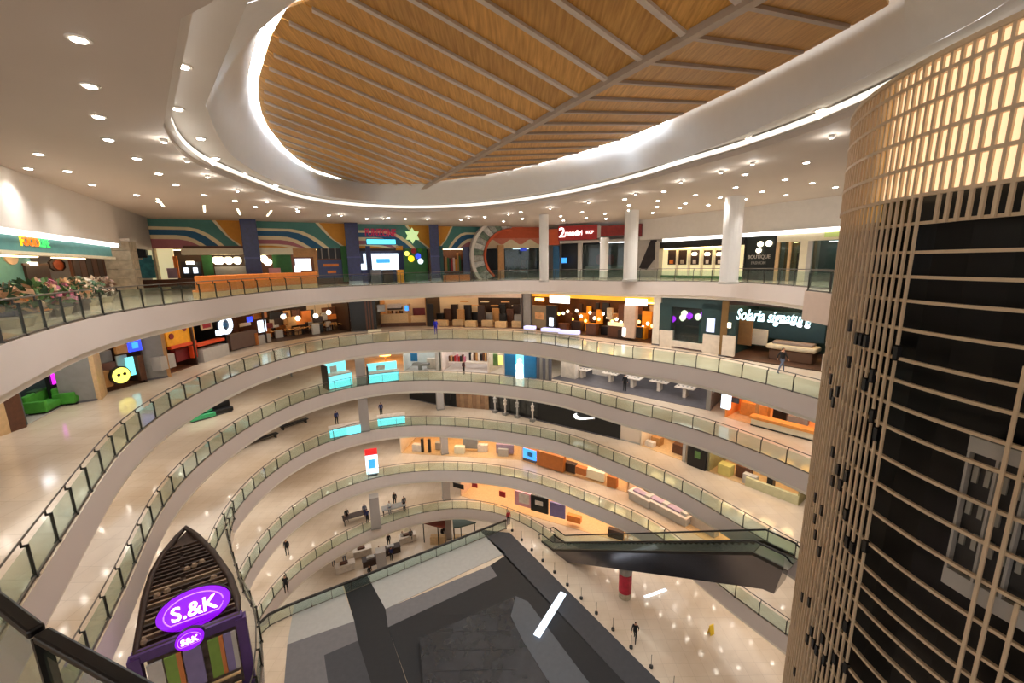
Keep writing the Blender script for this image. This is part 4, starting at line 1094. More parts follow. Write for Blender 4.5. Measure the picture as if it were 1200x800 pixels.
# white round columns of the top gallery
for (px, y1, wd, lab) in [(637.5, 265, .42, 'white round column left of the red shop sign'), (708, 276, .42, 'short white column under the red sign'), (739, 260, .58, 'stout white column at the right end of the red sign'), (856, 238, .62, 'tall white column before the cream shop windows')]:
    d = {637.5: 38.5, 708: 42.0, 739: 36.5, 856: 29.8}[px]
    r_ = ray(px, 300); k = d / r_.y
    x, y = r_.x*k, r_.y*k
    top = C6 if px != 708 else 4.1
    c = Thing('round_column', lab, 'column', (x, y, 0))
    c.add('shaft', lathe_mesh('shaft', [(wd, 0), (wd, top)], mat('column_white', (236, 232, 226), .5, var=.01), 20)); c.add('base_ring', lathe_mesh('base_ring', [(wd*1.12, 0), (wd*1.12, .15), (wd*1.01, .18)], grey_l, 20))
# red bank front
f = Front('red_shop', 'dark shop front with a long red sign and white lettering', 'shop', 0, (5.4, 48.2), (15.2, 44.6))
f.box('back_wall', black, 0, f.W, 2.2, 2.3, 0, 4); f.box('shop_floor', grey_d, 0, f.W, 0, 2.2, 0, .03)
f.r('red_sign', red_m, 654, 264, 700, 281, -.35, .1); f.r('sign_divider', grey_l, 700, 264, 704, 279, -.3, .1); f.r('red_brick_band', mat('red_brick_paint', (140, 38, 30), .6, var=.15), 704, 264, 734, 276, -.3, .1); f.r('sign_end', red_d, 747, 262, 752.5, 277, -.3, .1); f.r('orange_end', orange_p, 643, 268, 655, 287, -.2, .1)
xa, z_ = f.loc(675, 273.2, -.4); wd = f.loc(682, 273, -.4)[0] - f.loc(662, 273, -.4)[0]
f.text('letters', 'mandiri', sign_white, f.loc(672, 273, -.4)[0], -.38, f.loc(672, 273, -.4)[1], .8, width=wd); f.text('emblem', '2', sign_white, f.loc(658.5, 273, -.4)[0], -.38, f.loc(658.5, 273, -.4)[1], 1.5); f.text('small_letters', 'KCP', sign_white, f.loc(691, 272, -.4)[0], -.38, f.loc(691, 272, -.4)[1], .45)
f.r('soffit', grey_l, 656, 281, 734, 284, -.1, .4); f.r('blue_post', blue_d, 648, 288, 655, 330, -.1, .2, zmin=0); f.r('blue_lamp', scr_sky, 658, 302, 664, 308, .5, .6); f.r('grey_post', grey_l, 677, 284, 682, 330, -.1, .2, zmin=0)
f.r('glass_front', shop_glass, 683, 286, 735, 330, .05, .09, zmin=0); f.r('counter', grey_l, 686, 311, 735, 330, .6, 1.0, zmin=0); f.r('dark_board', black, 688, 291, 734, 310, 1.5, 1.6)
for x in (702, 716): 
    x_, z_ = f.loc(x, 304, .3); f.add('red_disc', disc_mesh('red_disc', .55, -.05, .05, red_m, 18, .38), None, (x_, .3, z_))
f.box('shop_lamp', lamp_c, f.W*.45, f.W*.8, 1, 1.1, 3.8, 3.85)
t = Front('poster_board', 'dark slanted poster on the pale wall right of the stout column', 'poster', 0, (13.9, 45.6), (18.0, 42.6))
xs = [t.loc(*p) for p in [(749, 314), (763, 281), (770, 281), (770, 300), (758, 316)]]
t.add('poster', wallpoly_mesh('poster', xs, -.1, -.05, mat('poster_dark', (38, 30, 34), .5, var=.4, scale=1.5))); t.r('backing', grey_l, 747, 280, 772, 330, -.05, .1, zmin=0)
# right wing: white bulkhead, slot light and shop windows
R0, R1 = at(754, 257.5, C6), at(985, 229, C6)
dr = Vector((R1[0]-R0[0], R1[1]-R0[1])).normalized()
R2 = (R1[0]+dr.x*8, R1[1]+dr.y*8)
fr = Front('wall_right', 'plain white bulkhead wall over the right hand shops', None, 0, R0, R2); tag(fr.o, kind='structure')
zb = (fr.loc(785, 279)[1] + fr.loc(960, 266)[1]) / 2
fr.box('bulkhead', mat('bulkhead_white', (232, 228, 222), .6, var=.02), -.3, fr.W, -.1, 1.2, zb, C6)
t = Front('slot_light', 'long bright white slot light under the right bulkhead', 'light', 0, R0, R2)
x_ = t.loc(778, 280)[0]; t.box('housing', white, x_, t.W, -.2, .5, zb-.06, zb); t.box('diffuser', sign_white, x_, t.W, -.22, .3, zb-.36, zb-.06)
f = Front('boutique', 'cream lit boutique with five niche windows under a black band', 'shop', 0, R0, R1)
xa, xb = f.loc(773, 300)[0], f.loc(871, 300)[0]
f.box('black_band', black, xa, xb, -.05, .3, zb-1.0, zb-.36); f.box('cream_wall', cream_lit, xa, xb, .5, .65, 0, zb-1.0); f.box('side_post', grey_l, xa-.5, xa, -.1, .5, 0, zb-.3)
for i, x in enumerate((787, 799.5, 814, 829, 843)):
    x0, x1, z0, z1 = f.rect(x-4, 293, x+5, 310, .45); n_ = f.box('niche', brown_d, x0, x1, .42, .52, z0, z1)
    f.box('goods', [orange_m, stone_m, whitef, whitef, whitef][i], x0+.25, x1-.25, .36, .42, z0+.1, z0+(z1-z0)*.35, n_)
    if i > 1: f.add('niche_lamp', lathe_mesh('niche_lamp', [(.2, -.15), (.28, 0), (.15, .15)], globe_m, 10), n_, ((x0+x1)/2, .34, z1-.35))
for x in (793, 807, 822, 836): f.r('pilaster', cream_m, x-1.3, 290, x+1.3, 325, .35, .5, zmin=0)
f.box('plinth', green_d, xa, xb, .3, .6, 0, .25); f.box('shop_lamp', lamp_w, xa+.5, xb-.5, -.0, .15, zb-1.1, zb-1.02)
f = Front('black_boutique', 'black shop front with a round emblem and pale lettering', 'shop', 0, R0, R1)
xa, xb = f.loc(872, 300)[0], f.loc(909, 300)[0]
f.box('front_panel', mat('black_green', (20, 28, 26), .35), xa, xb, .0, .3, 0, zb-.4); f.box('edge', black, xa, xa+.12, -.06, .3, 0, zb-.4); f.box('edge', black, xb-.12, xb, -.06, .3, 0, zb-.4)
x_, z_ = f.loc(889, 301, -.05); f.text('letters', 'BOUTIQUE', grey_l, x_, -.03, z_, .42, width=(xb-xa)*.7); f.text('letters', 'FASHION', grey_m, x_, -.03, f.loc(889, 308, -.05)[1], .34, width=(xb-xa)*.45)
for (a, b, r_) in [(891, 286, .22), (901, 285, .24), (889, 293.5, .2)]:
    x_, z_ = f.loc(a, b, -.1); f.add('spot_lamp', disc_mesh('spot_lamp', r_, -.1, .0, globe_m, 12), None, (x_, -.05, z_))
f = Front('beige_shop', 'beige framed shop window right of the black shop', 'shop', 0, R0, R1)
xa, xb = f.loc(909, 300)[0], f.loc(946, 300)[0]
f.box('lintel', cream_m, xa, xb+3, -.05, .3, zb-.95, zb-.36); f.box('frame_post', tan_l, xa, xa+.25, -.05, .2, 0, zb-.95); f.box('frame_post', tan_l, xa+.9, xa+1.1, -.05, .2, 0, zb-.95); f.box('frame_post', cream_m, xb-.5, xb, -.1, .3, 0, zb-.95); f.box('back_wall', tan, xa, xb, 1.4, 1.5, 0, zb-.9)
f.box('display_case', brown, xa+1.2, xb-1.2, .8, 1.2, .6, zb-1.8); f.box('case_frame', tan_l, xb-1.2, xb-1.05, .7, 1.2, 0, zb-1.2); f.box('glass_front', shop_glass, xa+.25, xb-.5, .08, .1, 0, zb-.95); f.box('shop_lamp', lamp_w, xa+1, xb-1, .5, .65, zb-1.02, zb-.97)
f = Front('glass_shop', 'glass fronted shop at the end of the right wing by the lift', 'shop', 0, R0, R2)
xa, xb = f.loc(946, 300)[0], f.W
f.box('back_wall', mat('dim_teal', (78, 100, 100), .6, var=.2), xa, xb, 2.0, 2.1, 0, zb-.9); f.box('glass_front', shop_glass, xa, xb, .05, .08, 0, zb-.95); f.box('side_post', grey_l, xa, xa+.3, -.1, .2, 0, zb-.95); f.box('green_band', mat('lime_band', (176, 190, 110), .5, emit=.25, ecol=(190, 205, 120)), xa+1, xb, -.1, .0, zb-.75, zb-.4); f.box('rack', grey_d, xa+2, xa+3.2, 1.0, 1.3, .2, 1.6); f.box('shop_lamp', lamp_c, xa+1, xb-2, .8, 1, zb-1.05, zb-1)
# jutting corner block under the right end of the top gallery
a, b = at(943, 341, 0), at(980, 345, 0)
v = Vector((b[0]-a[0], b[1]-a[1])).normalized(); nn = Vector((-v.y, v.x))
E4 = [a, (a[0]+v.x*7, a[1]+v.y*7), (a[0]+v.x*7+nn.x*5, a[1]+v.y*7+nn.y*5), (a[0]+nn.x*5, a[1]+nn.y*5)]
o = link('trim_30', prism_mesh('trim', E4, -1.55, .02, mat('peach_fascia', (232, 208, 190), .5, var=.02))); tag(o, 'pinkish jutting slab corner between the top gallery and the lift', 'slab', kind='structure')
railing('glass railing on the jutting slab corner beside the lift', [(a[0]+v.x*.1+nn.x*.1, a[1]+v.y*.1+nn.y*.1), (a[0]+v.x*3.4+nn.x*.1, a[1]+v.y*3.4+nn.y*.1), (a[0]+v.x*6.9+nn.x*.1, a[1]+v.y*6.9+nn.y*.1)], .02, 1.7, steel, out=1)
# ------------------------------------------------------------------ second gallery from the top
z5 = LEVEL[5]; H5 = 4.38
def F5(name, label, cat, a, b): return Front(name, label, cat, z5, at(*a, z5), at(*b, z5))
def bays(f, H, D, wall, floor, lamp, n=3): f.shell(H, D, wall, floor, lamp, True, n)
def goods_row(f, name, mats, x0, x1, y, z0, z1, n, seed=0):
    rnd = random.Random(seed)
    for i in range(n):
        a = x0 + (x1-x0)*i/n; b = x0 + (x1-x0)*(i+.8)/n
        f.box(name, mats[rnd.randrange(len(mats))], a, b, y, y+.3, z0, z0+(z1-z0)*rnd.uniform(.6, 1))
f = F5('partition', 'brown wooden partition block at the far left of the second gallery', 'partition', (12, 507), (32, 500))
f.box('panel', brown, 0, f.W, 0, .3, 0, 3.2); f.box('edge', tan_l, -.5, 0, -.05, .3, 0, 3.2); f.box('top_rail', brown_d, -.5, f.W, -.02, .32, 3.2, 3.3)
f = F5('salon', 'dark green salon with a magenta screen behind green sofas', 'shop', (32, 498), (86, 470))
bays(f, H5, 3, mat('dim_green_wall', (70, 84, 80), .6, var=.1), tile_dk, lamp_c, 2)
f.r('black_panel', black, 59, 432, 87, 466, .4, .6, zmin=0); f.r('magenta_screen', scr_mag, 61, 433, 79, 447.5, .34, .4); f.r('logo', sign_white, 68, 437, 75, 444, .3, .34)
f.r('plant', leaf_d, 42, 456, 54, 468, .8, 1.2, zmin=0); f.box('bench', grey_d, .4, 2.6, 1.6, 2.2, 0, .8)
for (px, py, L_, lab) in [(64, 476, 3.0, 'long green sofa in front of the magenta screen'), (88, 470, 1.7, 'short green sofa beside the grey pillar')]:
    q = at(px, py, z5); s = Thing('sofa', lab, 'sofa', (q[0], q[1], z5), f.o.rotation_euler[2])
    s.rbox('seat', green_m, -L_/2, L_/2, -.45, .45, .12, .5, .08); s.rbox('backrest', green_m, -L_/2, L_/2, .3, .55, .45, 1.05, .08)
    for sx in (-1, 1): s.rbox('armrest', green_m, sx*L_/2-.12, sx*L_/2+.12, -.45, .5, .12, .75, .06)
    s.box('base', black, -L_/2+.1, L_/2-.1, -.4, .4, 0, .12)
def pillar(label, P, z, H, wd, m, rot, cat='column', dp=None, trims=()):
    p = Thing('square_pillar', label, cat, (P[0], P[1], z), rot)
    dp = dp or wd
    p.box('shaft', m, -wd/2, wd/2, -dp/2, dp/2, 0, H); p.box('plinth', grey_d, -wd/2-.02, wd/2+.02, -dp/2-.02, dp/2+.02, 0, .12)
    for c in trims: p.box('corner_trim', c, wd/2-.02, wd/2+.18, -dp/2-.02, dp/2, 0, H)
    return p
pillar('grey panelled pillar between the green sofas and the coffee bar', at(98, 468, z5), z5, H5, 1.5, grey_m, .6, trims=(tan_l,))
f = F5('coffee_bar', 'coffee bar with tan counter, blue screen and round yellow face sign', 'shop', (109, 464), (172, 447))
bays(f, H5, 3, brown_d, brown, lamp_w, 2)
f.r('tan_counter', tan, 111, 436, 132, 455, -.3, .4, zmin=0); f.r('grey_board', grey_m, 108, 412, 132, 428, .8, 1.0); f.r('rust_panel', mat('rust_panel', (120, 66, 44), .5), 116, 425, 136, 434, .6, .8); f.r('wood_beam', tan, 136, 404, 152, 414, -.1, .1); f.r('blue_screen', scr_blue, 150.5, 398, 166, 411.5, -.2, -.1); f.r('blue_logo', scr_sky, 155, 401, 162, 408, -.24, -.2)
f.r('cyan_poster', scr_cyan, 149, 418, 158, 440, .0, .1); f.r('white_board', grey_l, 137, 416, 150, 432, .5, .6); f.r('brown_post', brown, 163, 416, 170, 446, -.1, .2, zmin=0)
x_, z_ = f.loc(140.5, 439.5, -.6); fs = f.add('face_sign', disc_mesh('face_sign', .58, -.1, .1, black, 24), None, (x_, -.6, z_))
f.add('face_disc', disc_mesh('face_disc', .5, -.14, -.1, scr_yel, 24), fs)
for dx in (-.16, .18): f.add('eye', disc_mesh('eye', .1, -.17, -.14, black, 10), fs, (dx, 0, .06))
pillar('grey pillar with tan edge beside the coffee bar', at(182, 442, z5), z5, H5, 1.35, grey_m, .75, trims=(tan,))
f = F5('orange_food_stall', 'orange and amber food stall with a red skirted counter', 'shop', (192, 440), (232, 427))
bays(f, H5, 3, brown_d, brown, lamp_amber, 2)
f.r('amber_canopy', orange_y, 194, 383, 228, 403, .2, .5); f.r('red_rail', mat('red_orange', (216, 74, 30), .5), 200, 402, 231, 406, .1, .4); f.r('orange_post', MATS['red_orange'], 226, 404, 231, 419, .1, .4, zmin=0); f.r('grey_counter', grey_l, 188, 416, 206, 432, -.8, -.1, zmin=0); f.r('dark_counter', red_d, 206, 408, 226, 422, .5, .9, zmin=0)
for (a, b, r_) in [(201, 394, .22), (216, 385, .2)]: 
    x_, z_ = f.loc(a, b, .15); f.add('decal', disc_mesh('decal', r_, 0, .05, red_d, 12), None, (x_, .14, z_))
f.r('white_menu', whitef, 184, 390, 190, 404, -.1, .1)
f = F5('donut_counter', 'grey counter with red stripe under a glowing ring sign', 'shop', (233, 424), (268, 413))
bays(f, H5, 3, black, brown_d, lamp_w, 2)
f.r('grey_counter', grey_l, 238, 406, 269, 421, -.7, .2, zmin=0); f.r('red_stripe', MATS['red_orange'], 231, 399.5, 264, 402.5, -.5, .2); f.r('menu_light', tan_l, 236, 378, 249, 386, .6, .7); f.r('red_menu', red_m, 238, 379, 247, 384, .55, .6)
x_, z_ = f.loc(263.5, 380.5, -.5); rg = f.add('ring_sign', disc_mesh('ring_sign', .95, -.02, .08, mat('ring_back', (20, 40, 60), .4), 28), None, (x_, -.5, z_))
f.add('glow_ring', tube_mesh('glow_ring', [(.66*math.cos(2*PI*i/28), -.06, .66*math.sin(2*PI*i/28)) for i in range(28)], .2, scr_w, 6, closed=True), rg); f.add('ring_dot', disc_mesh('ring_dot', .22, -.08, -.02, blue_d, 12), rg)
x_, z_ = f.loc(257, 390, -.5); f.box('small_sign', scr_w, x_-.4, x_+.35, -.56, -.46, z_-.2, z_+.25)
f = F5('brown_stall', 'brown food stall with a tall bright screen', 'shop', (269, 412), (312, 401))
bays(f, H5, 3, brown, brown_d, lamp_w, 2)
f.r('brown_counter', mat('taupe_counter', (104, 82, 72), .5), 270, 389, 302, 407, -.2, .4, zmin=0); f.r('tall_screen', scr_w, 303, 375, 312, 389, -.3, -.2); f.r('screen_base', grey_l, 303, 392, 318, 405, -.3, .1, zmin=0); f.r('menu_strip', tan_l, 281, 378, 294, 382, .5, .6); f.r('blue_sign', scr_blue, 290, 371, 296, 377, .3, .4); f.r('orange_band', mat('dull_orange', (180, 104, 40), .5), 298, 367, 313, 373, -.1, .1); f.r('orange_post', MATS['dull_orange'], 300, 390, 303, 404, -.3, .0, zmin=0)
# food court with tables and chairs
f = F5('food_court', 'dim brown food court with warm lamps left of the black shop', 'shop', (313, 402), (411, 388.5))
bays(f, H5, 5, brown_d, brown_d, lamp_w, 5)
for i, (a, b, c, d, m) in enumerate([(316, 366, 338, 374, black), (332, 364, 341, 380, tan), (342, 363, 352, 372, brown), (356, 363, 368, 372, black), (378, 360, 394, 378, brown), (394, 362, 410, 376, red_d), (316, 374, 324, 384, grey_l)]): f.r('menu_board', m, a, b, c, d, 3.5, 3.7)
for (a, b) in [(349, 373), (370, 370), (385, 366), (332, 371)]:
    x_, z_ = f.loc(a, b, 1.0); f.add('lamp_globe', lathe_mesh('lamp_globe', [(.1, -.25), (.26, -.1), (.26, .1), (.12, .25)], globe_m, 10), None, (x_, 1.0, z_)); f.box('lamp_cord', black, x_-.015, x_+.015, .985, 1.015, z_+.25, H5)
f.r('menu_screen', scr_sky, 331, 368, 335, 373, 3.3, 3.4)
rnd = random.Random(21)
for i in range(22):
    x = .5 + (f.W-1)*i/22; y = 1.2 + rnd.uniform(0, 3)
    f.box('stall_counter' if i % 2 else 'stall_shelf', [brown, brown_d, tan, black, grey_l, red_d, orange_m][rnd.randrange(7)], x, x+rnd.uniform(.5, 1.1), y, y+.35, 0 if i % 2 else 1.3, rnd.uniform(.8, 1.3) if i % 2 else rnd.uniform(1.5, 2.6))
def table(name, label, P, rot, mt, ml, w_=.8, h=.75, group=None):
    t = Thing(name, label, 'table', P, rot, group)
    t.rbox('tabletop', mt, -w_/2, w_/2, -w_/2, w_/2, h-.05, h, .015); t.box('stem', ml, -.05, .05, -.05, .05, .04, h-.05); t.box('foot', ml, -.25, .25, -.25, .25, 0, .04); return t
def chair_proto(name, label, m, ml, group):
    c = Thing(name, label, 'chair', (0, 0, 0), 0, group)
    c.rbox('seat', m, -.22, .22, -.22, .22, .42, .47, .02); c.rbox('backrest', m, -.22, .22, .19, .23, .47, .88, .015)
    for sx in (-1, 1):
        for sy in (-1, 1): c.box('leg', ml, sx*.19-.02, sx*.19+.02, sy*.19-.02, sy*.19+.02, 0, .42)
    return c
def copy_tree(o, parent=None):
    c = o.copy(); COL.objects.link(c); c.parent = parent
    for ch in list(o.children): copy_tree(ch, c)
    return c
ang5 = f.o.rotation_euler[2]
ct = None; tb = None
spots = [(322, 396), (332, 394.5), (343, 393), (355, 391.5), (366, 390), (378, 388.5), (390, 387), (402, 386)]
for i, (a, b) in enumerate(spots):
    q = at(a, b, z5); lab = ['first', 'second', 'third', 'fourth', 'fifth', 'sixth', 'seventh', 'eighth'][i]
    if tb is None: tb = table('food_court_table', '', (0, 0, 0), 0, tan, black, group='tables of the food court'); o = tb.o
    else: o = copy_tree(tb.o)
    o.location = (q[0], q[1], z5+.03); o.rotation_euler = (0, 0, ang5); o['label'] = lab + ' food court table counted from the bright tall screen'
    for s in (-1, 1):
        if ct is None: ct = chair_proto('food_court_chair', '', brown, brown_d, 'chairs of the food court'); o = ct.o
        else: o = copy_tree(ct.o)
        o.location = (q[0]+math.cos(ang5)*.75*s, q[1]+math.sin(ang5)*.75*s, z5+.03); o.rotation_euler = (0, 0, ang5 - s*PI/2); o['label'] = 'brown chair %s the %s food court table' % ('left of' if s < 0 else 'right of', lab)
f = F5('black_shop', 'black shut shop front right of the food court', 'shop', (412, 389), (446, 387))
f.box('front_panel', black, 0, f.W*.88, 0, .4, .1, H5-.2); f.box('fascia_band', brown_d, 0, f.W, -.05, .4, H5-.2, H5)
for i, x in enumerate((.52, .62, .72)): f.box('door_post', brown, f.W*x, f.W*x+.18, -.08, 0, .1, H5-.4)
f.r('low_step', cream_m, 431, 387, 447, 390.5, -1.2, -.3, zmin=0); f.r('side_case', grey_m, 442, 357, 451, 365, -.1, .4); f.box('base', grey_d, 0, f.W, -.1, .4, 0, .1)
f = F5('bakery', 'beige bakery counter with shelves and a small blue sign', 'shop', (447, 383), (500, 381.5))
bays(f, H5, 3, tan, brown, lamp_w, 3)
f.r('counter', tan_l, 446, 368, 479, 379, .0, .6, zmin=0); f.r('counter', tan_l, 481, 370, 499, 379, .0, .6, zmin=0); f.r('counter_base', brown, 446, 378, 499, 383, -.05, .5, zmin=0); f.r('white_awning', whitef, 454, 356, 470, 361, .2, .6); f.r('dark_shelf', brown_d, 454, 360, 471, 363, .3, .8); f.r('blue_sign', scr_sky, 474.5, 358, 479, 364, -.1, .0); f.r('post', tan, 478, 356, 481, 378, -.1, .2, zmin=0); f.r('red_shelf', red_d, 484, 361, 498, 371, 1.2, 1.4)
goods_row(f, 'bread_tray', [whitef, tan, orange_m, brown], f.W*.1, f.W*.45, 1.4, 1.2, 2.0, 8, 3)
f = F5('clothes_shop', 'wide dim clothes shop with black racks and mannequins', 'shop', (501, 382), (612, 385))
bays(f, H5, 5, brown_d, brown, lamp_w, 6)
f.box('fascia_band', mat('salmon_band', (214, 186, 160), .5), f.W*.1, f.W, -.1, .1, H5-.75, H5-.1); f.r('black_banner', black, 501, 356, 508, 382, -.1, .1, zmin=0)
for i in range(16):
    x = .8 + (f.W-1.4)*i/16; y = 1.0 + (i*.7) % 2.6
    f.box('clothes_rack', [black, brown, brown_d, grey_m, tan, black][i % 6], x, x+.9, y, y+.4, 0.3 + (i % 2)*.1, 1.5 + (i % 3)*.5)
for i in range(7):
    x = 1.6 + (f.W-2.5)*i/7; f.box('white_shelf', [whitef, tan, peachf][i % 3], x, x+1.1, 3.6, 3.9, 2.2+(i % 2)*.5, 2.35+(i % 2)*.5)
for i in range(6): f.box('display_table', tan_l, 1.2+f.W*i/6.4, 2.6+f.W*i/6.4, .1+(i % 2)*.6, .7+(i % 2)*.6, 0, .75)
pillar('grey square pillar between the clothes shop and the amber restaurant', at(619, 384, z5), z5, H5, 1.3, grey_m, -.5)
f = F5('amber_restaurant', 'amber lit restaurant with a gold top band and many small lamps', 'shop', (624, 385.5), (769, 403))
bays(f, H5, 5, mat('umber_wall', (84, 50, 22), .6, var=.3, scale=1), brown_d, lamp_amber, 6)
f.box('gold_band', mat('gold_band', (220, 160, 40), .5, emit=.35, ecol=(225, 165, 40)), 0, f.W, -.1, .1, H5-.55, H5-.02)
f.r('grey_wall', mat('khaki_wall', (128, 112, 86), .6), 624, 358, 640, 384, -.05, .2, zmin=0); f.r('gold_lamp', lamp_amber, 627, 349, 637, 352.5, -.2, -.1); f.r('face_art', mat('apricot_art', (206, 150, 96), .6, var=.2), 627, 366, 637, 374, -.1, -.05); f.r('black_stand', black, 640, 358, 651, 386, -.1, .3, zmin=0); f.r('lilac_screen', scr_w, 643.5, 372, 648, 382, -.16, -.1)
for (a, b, c, d) in [(644, 346.5, 667, 355)]: f.r('white_sign', sign_white, a, b, c, d, -.3, -.2)
f.r('white_sign', sign_white, 733, 350, 758, 358, -.3, -.2)
rnd = random.Random(9)
for i in range(22):
    a = 655 + i*5.2; b = 362 + rnd.uniform(0, 12) + i*.5
    x_, z_ = f.loc(a, b, .5 + (i % 4)*.8)
    f.add('bulb', lathe_mesh('bulb', [(.06, -.16), (.16, -.05), (.15, .08), (.06, .16)], globe_m if i % 3 else lamp_amber, 8), None, (x_, .5 + (i % 4)*.8, z_))
for i in range(9): f.box('dining_booth', [brown, brown_d, orange_y, brown, black][i % 5], 3.2+f.W*.75*i/9, 4.4+f.W*.75*i/9, .5+(i % 3)*.9, 1.2+(i % 3)*.9, 0, .9+(i % 2)*.25)
rnd = random.Random(31)
for i in range(26):
    x = 3 + f.W*.72*i/26; y = 2.2 + rnd.uniform(0, 2.2)
    f.box('bar_shelf', [brown, orange_y, tan, black, stone_m, brown_d][rnd.randrange(6)], x, x+rnd.uniform(.4, 1.0), y, y+.25, rnd.uniform(.6, 1.6), rnd.uniform(1.8, 3.2))
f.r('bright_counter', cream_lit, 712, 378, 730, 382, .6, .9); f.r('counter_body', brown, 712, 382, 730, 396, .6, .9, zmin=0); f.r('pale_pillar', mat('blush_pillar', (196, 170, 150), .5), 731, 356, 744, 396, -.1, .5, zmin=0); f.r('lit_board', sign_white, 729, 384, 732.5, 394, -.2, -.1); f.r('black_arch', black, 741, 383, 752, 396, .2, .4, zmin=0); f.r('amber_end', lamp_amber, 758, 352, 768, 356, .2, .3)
# pale sloped display cases at the railing
for (px, py, L_, lab) in [(621, 391, 1.2, 'smallest lilac lit case behind the railing'), (645, 394, 1.9, 'middle lilac lit case behind the railing'), (667, 397, 2.1, 'right hand lilac lit case behind the railing')]:
    q = at(px, py, z5); c = Thing('display_case', lab, 'display', (q[0], q[1], z5), -.5)
    c.box('body', grey_l, -L_/2, L_/2, -.3, .3, 0, .55); c.rbox('lit_top', mat('lilac_glow', (190, 190, 250), .4, var=0, emit=.75, ecol=(185, 190, 250)), -L_/2, L_/2, -.35, .35, .55, .85, .04)
# green shop
pillar('pale slim pillar left of the dark green shop', at(770, 403.5, z5), z5, H5, .7, mat('cream_pillar', (222, 212, 196), .5), -.8)
f = F5('green_shop', 'dark green shop front with purple lamps over a dark window', 'shop', (774, 405), (845, 416))
f.box('fascia_panel', shop_green, 0, f.W, -.05, .3, 3.6, H5); f.r('left_panel', shop_green, 773, 355, 786, 388, -.05, .3, zmin=1.3); f.r('left_plinth', mat('cream_plinth', (222, 208, 190), .5), 773, 387, 787, 407, -.12, .3, zmin=0)
f.r('right_panel', shop_green, 822, 356, 846, 394, -.05, .3, zmin=1.3); f.r('right_plinth', MATS['cream_plinth'], 823, 392, 846, 416, -.12, .3, zmin=0); f.r('sill', MATS['cream_plinth'], 784, 401, 826, 408, -.1, .3, zmin=0); f.box('back_wall', black, 0, f.W, 2.4, 2.5, 0, H5); f.box('window_glass', shop_glass, f.W*.16, f.W*.68, .1, .13, .4, 3.6)
f.r('wall_screen', mat('pale_screen', (200, 210, 240), .3, var=0, emit=.8, ecol=(200, 212, 245)), 828, 373, 837, 389, -.14, -.05)
for (a, b, m) in [(788.5, 373.5, purple_lamp), (800, 372, globe_m), (808, 370, purple_lamp), (818, 371, globe_m), (825, 368, purple_lamp), (802, 367, globe_m)]:
    x_, z_ = f.loc(a, b, .6); f.add('hanging_lamp', lathe_mesh('hanging_lamp', [(.08, -.3), (.26, -.1), (.26, .12), (.08, .26)], m, 10), None, (x_, .6, z_))
f.box('cashier', brown, f.W*.2, f.W*.66, 1.4, 1.8, 0, 1.1); f.box('shelf', brown, f.W*.2, f.W*.66, 2.2, 2.4, 1.6, 1.7); f.box('teal_strip', teal_m, f.W*.62, f.W*.68, .2, .4, .8, 2.4)
for i in range(6): f.box('chair_back', black, f.W*(.2+i*.08), f.W*(.25+i*.08), .7, .8, .4, 1.0)
pillar('gold edged dark pillar right of the green shop', at(847, 417, z5), z5, H5, .5, mat('bronze_post', (130, 100, 60), .4, .3), -.8)
# restaurant with the script sign
f = F5('restaurant', 'dark teal restaurant with a cyan white script sign and cream counter', 'shop', (850, 418), (975, 437))
bays(f, H5, 6, shop_green, mat('dark_parquet', (96, 66, 50), .4, var=.15, scale=4), lamp_w, 3)
f.box('top_beam', brown_d, 0, f.W, -.05, .3, H5-.25, H5)
xs0, zs0 = f.loc(863, 366, -.1); xs1, zs1 = f.loc(950, 378, -.1)
f.text('script_letters', 'Solaria signature', mat('ice_glow', (210, 250, 255), .4, var=0, emit=1.6, ecol=(200, 246, 255)), (xs0+xs1)/2, -.12, (zs0+zs1)/2, 1.15, width=(xs1-xs0), shear=.25, ext=.04, rot=(PI/2, 0, 0))
for (a, b) in [(917, 377), (929, 379), (937, 381), (946, 382)]:
    x_, z_ = f.loc(a, b, .3); f.add('pendant_lamp', lathe_mesh('pendant_lamp', [(.05, .14), (.15, 0), (.13, -.1)], lamp_c, 8), None, (x_, .3, z_)); f.box('lamp_cord', black, x_-.012, x_+.012, .29, .31, z_+.1, H5)
f.r('wall_panel', shop_green, 850, 366, 862, 393, -.04, .2); f.r('round_emblem', globe_m, 852.5, 378, 856.5, 384, -.08, -.04); f.r('plinth_panel', MATS['cream_plinth'], 846, 393, 860, 417, -.1, .2, zmin=0)
f.r('wood_door', mat('oak_door', (150, 104, 60), .5, var=.1), 861, 372, 881, 404, 2.0, 2.2, zmin=0); f.r('dado', MATS['cream_plinth'], 880, 386, 899, 404, 3.2, 3.4, zmin=0); f.r('dark_wall', mat('deep_teal_wall', (28, 58, 68), .6), 880, 366, 968, 398, 3.6, 3.8)
cx0, cz0 = f.loc(899, 400, 1.6); cx1, cz1 = f.loc(958, 408, 1.6)
f.rbox('counter_body', mat('counter_brown', (108, 76, 56), .5), cx0+.2, cx1-.2, 1.5, 2.7, 0, .85, .1); f.rbox('counter_top', mat('counter_cream', (226, 204, 170), .4), cx0, cx1, 1.3, 2.8, .85, 1.2, .12); f.rbox('counter_glass', mat('taupe_top', (150, 130, 120), .4), cx0+.3, cx1-.3, 1.7, 2.6, 1.2, 1.4, .05); f.r('white_end', MATS['cream_plinth'], 963, 416, 972, 436, -.1, .3, zmin=0)
f.box('floor_edge', brown_d, 0, f.W, -.12, 0, 0, .05)

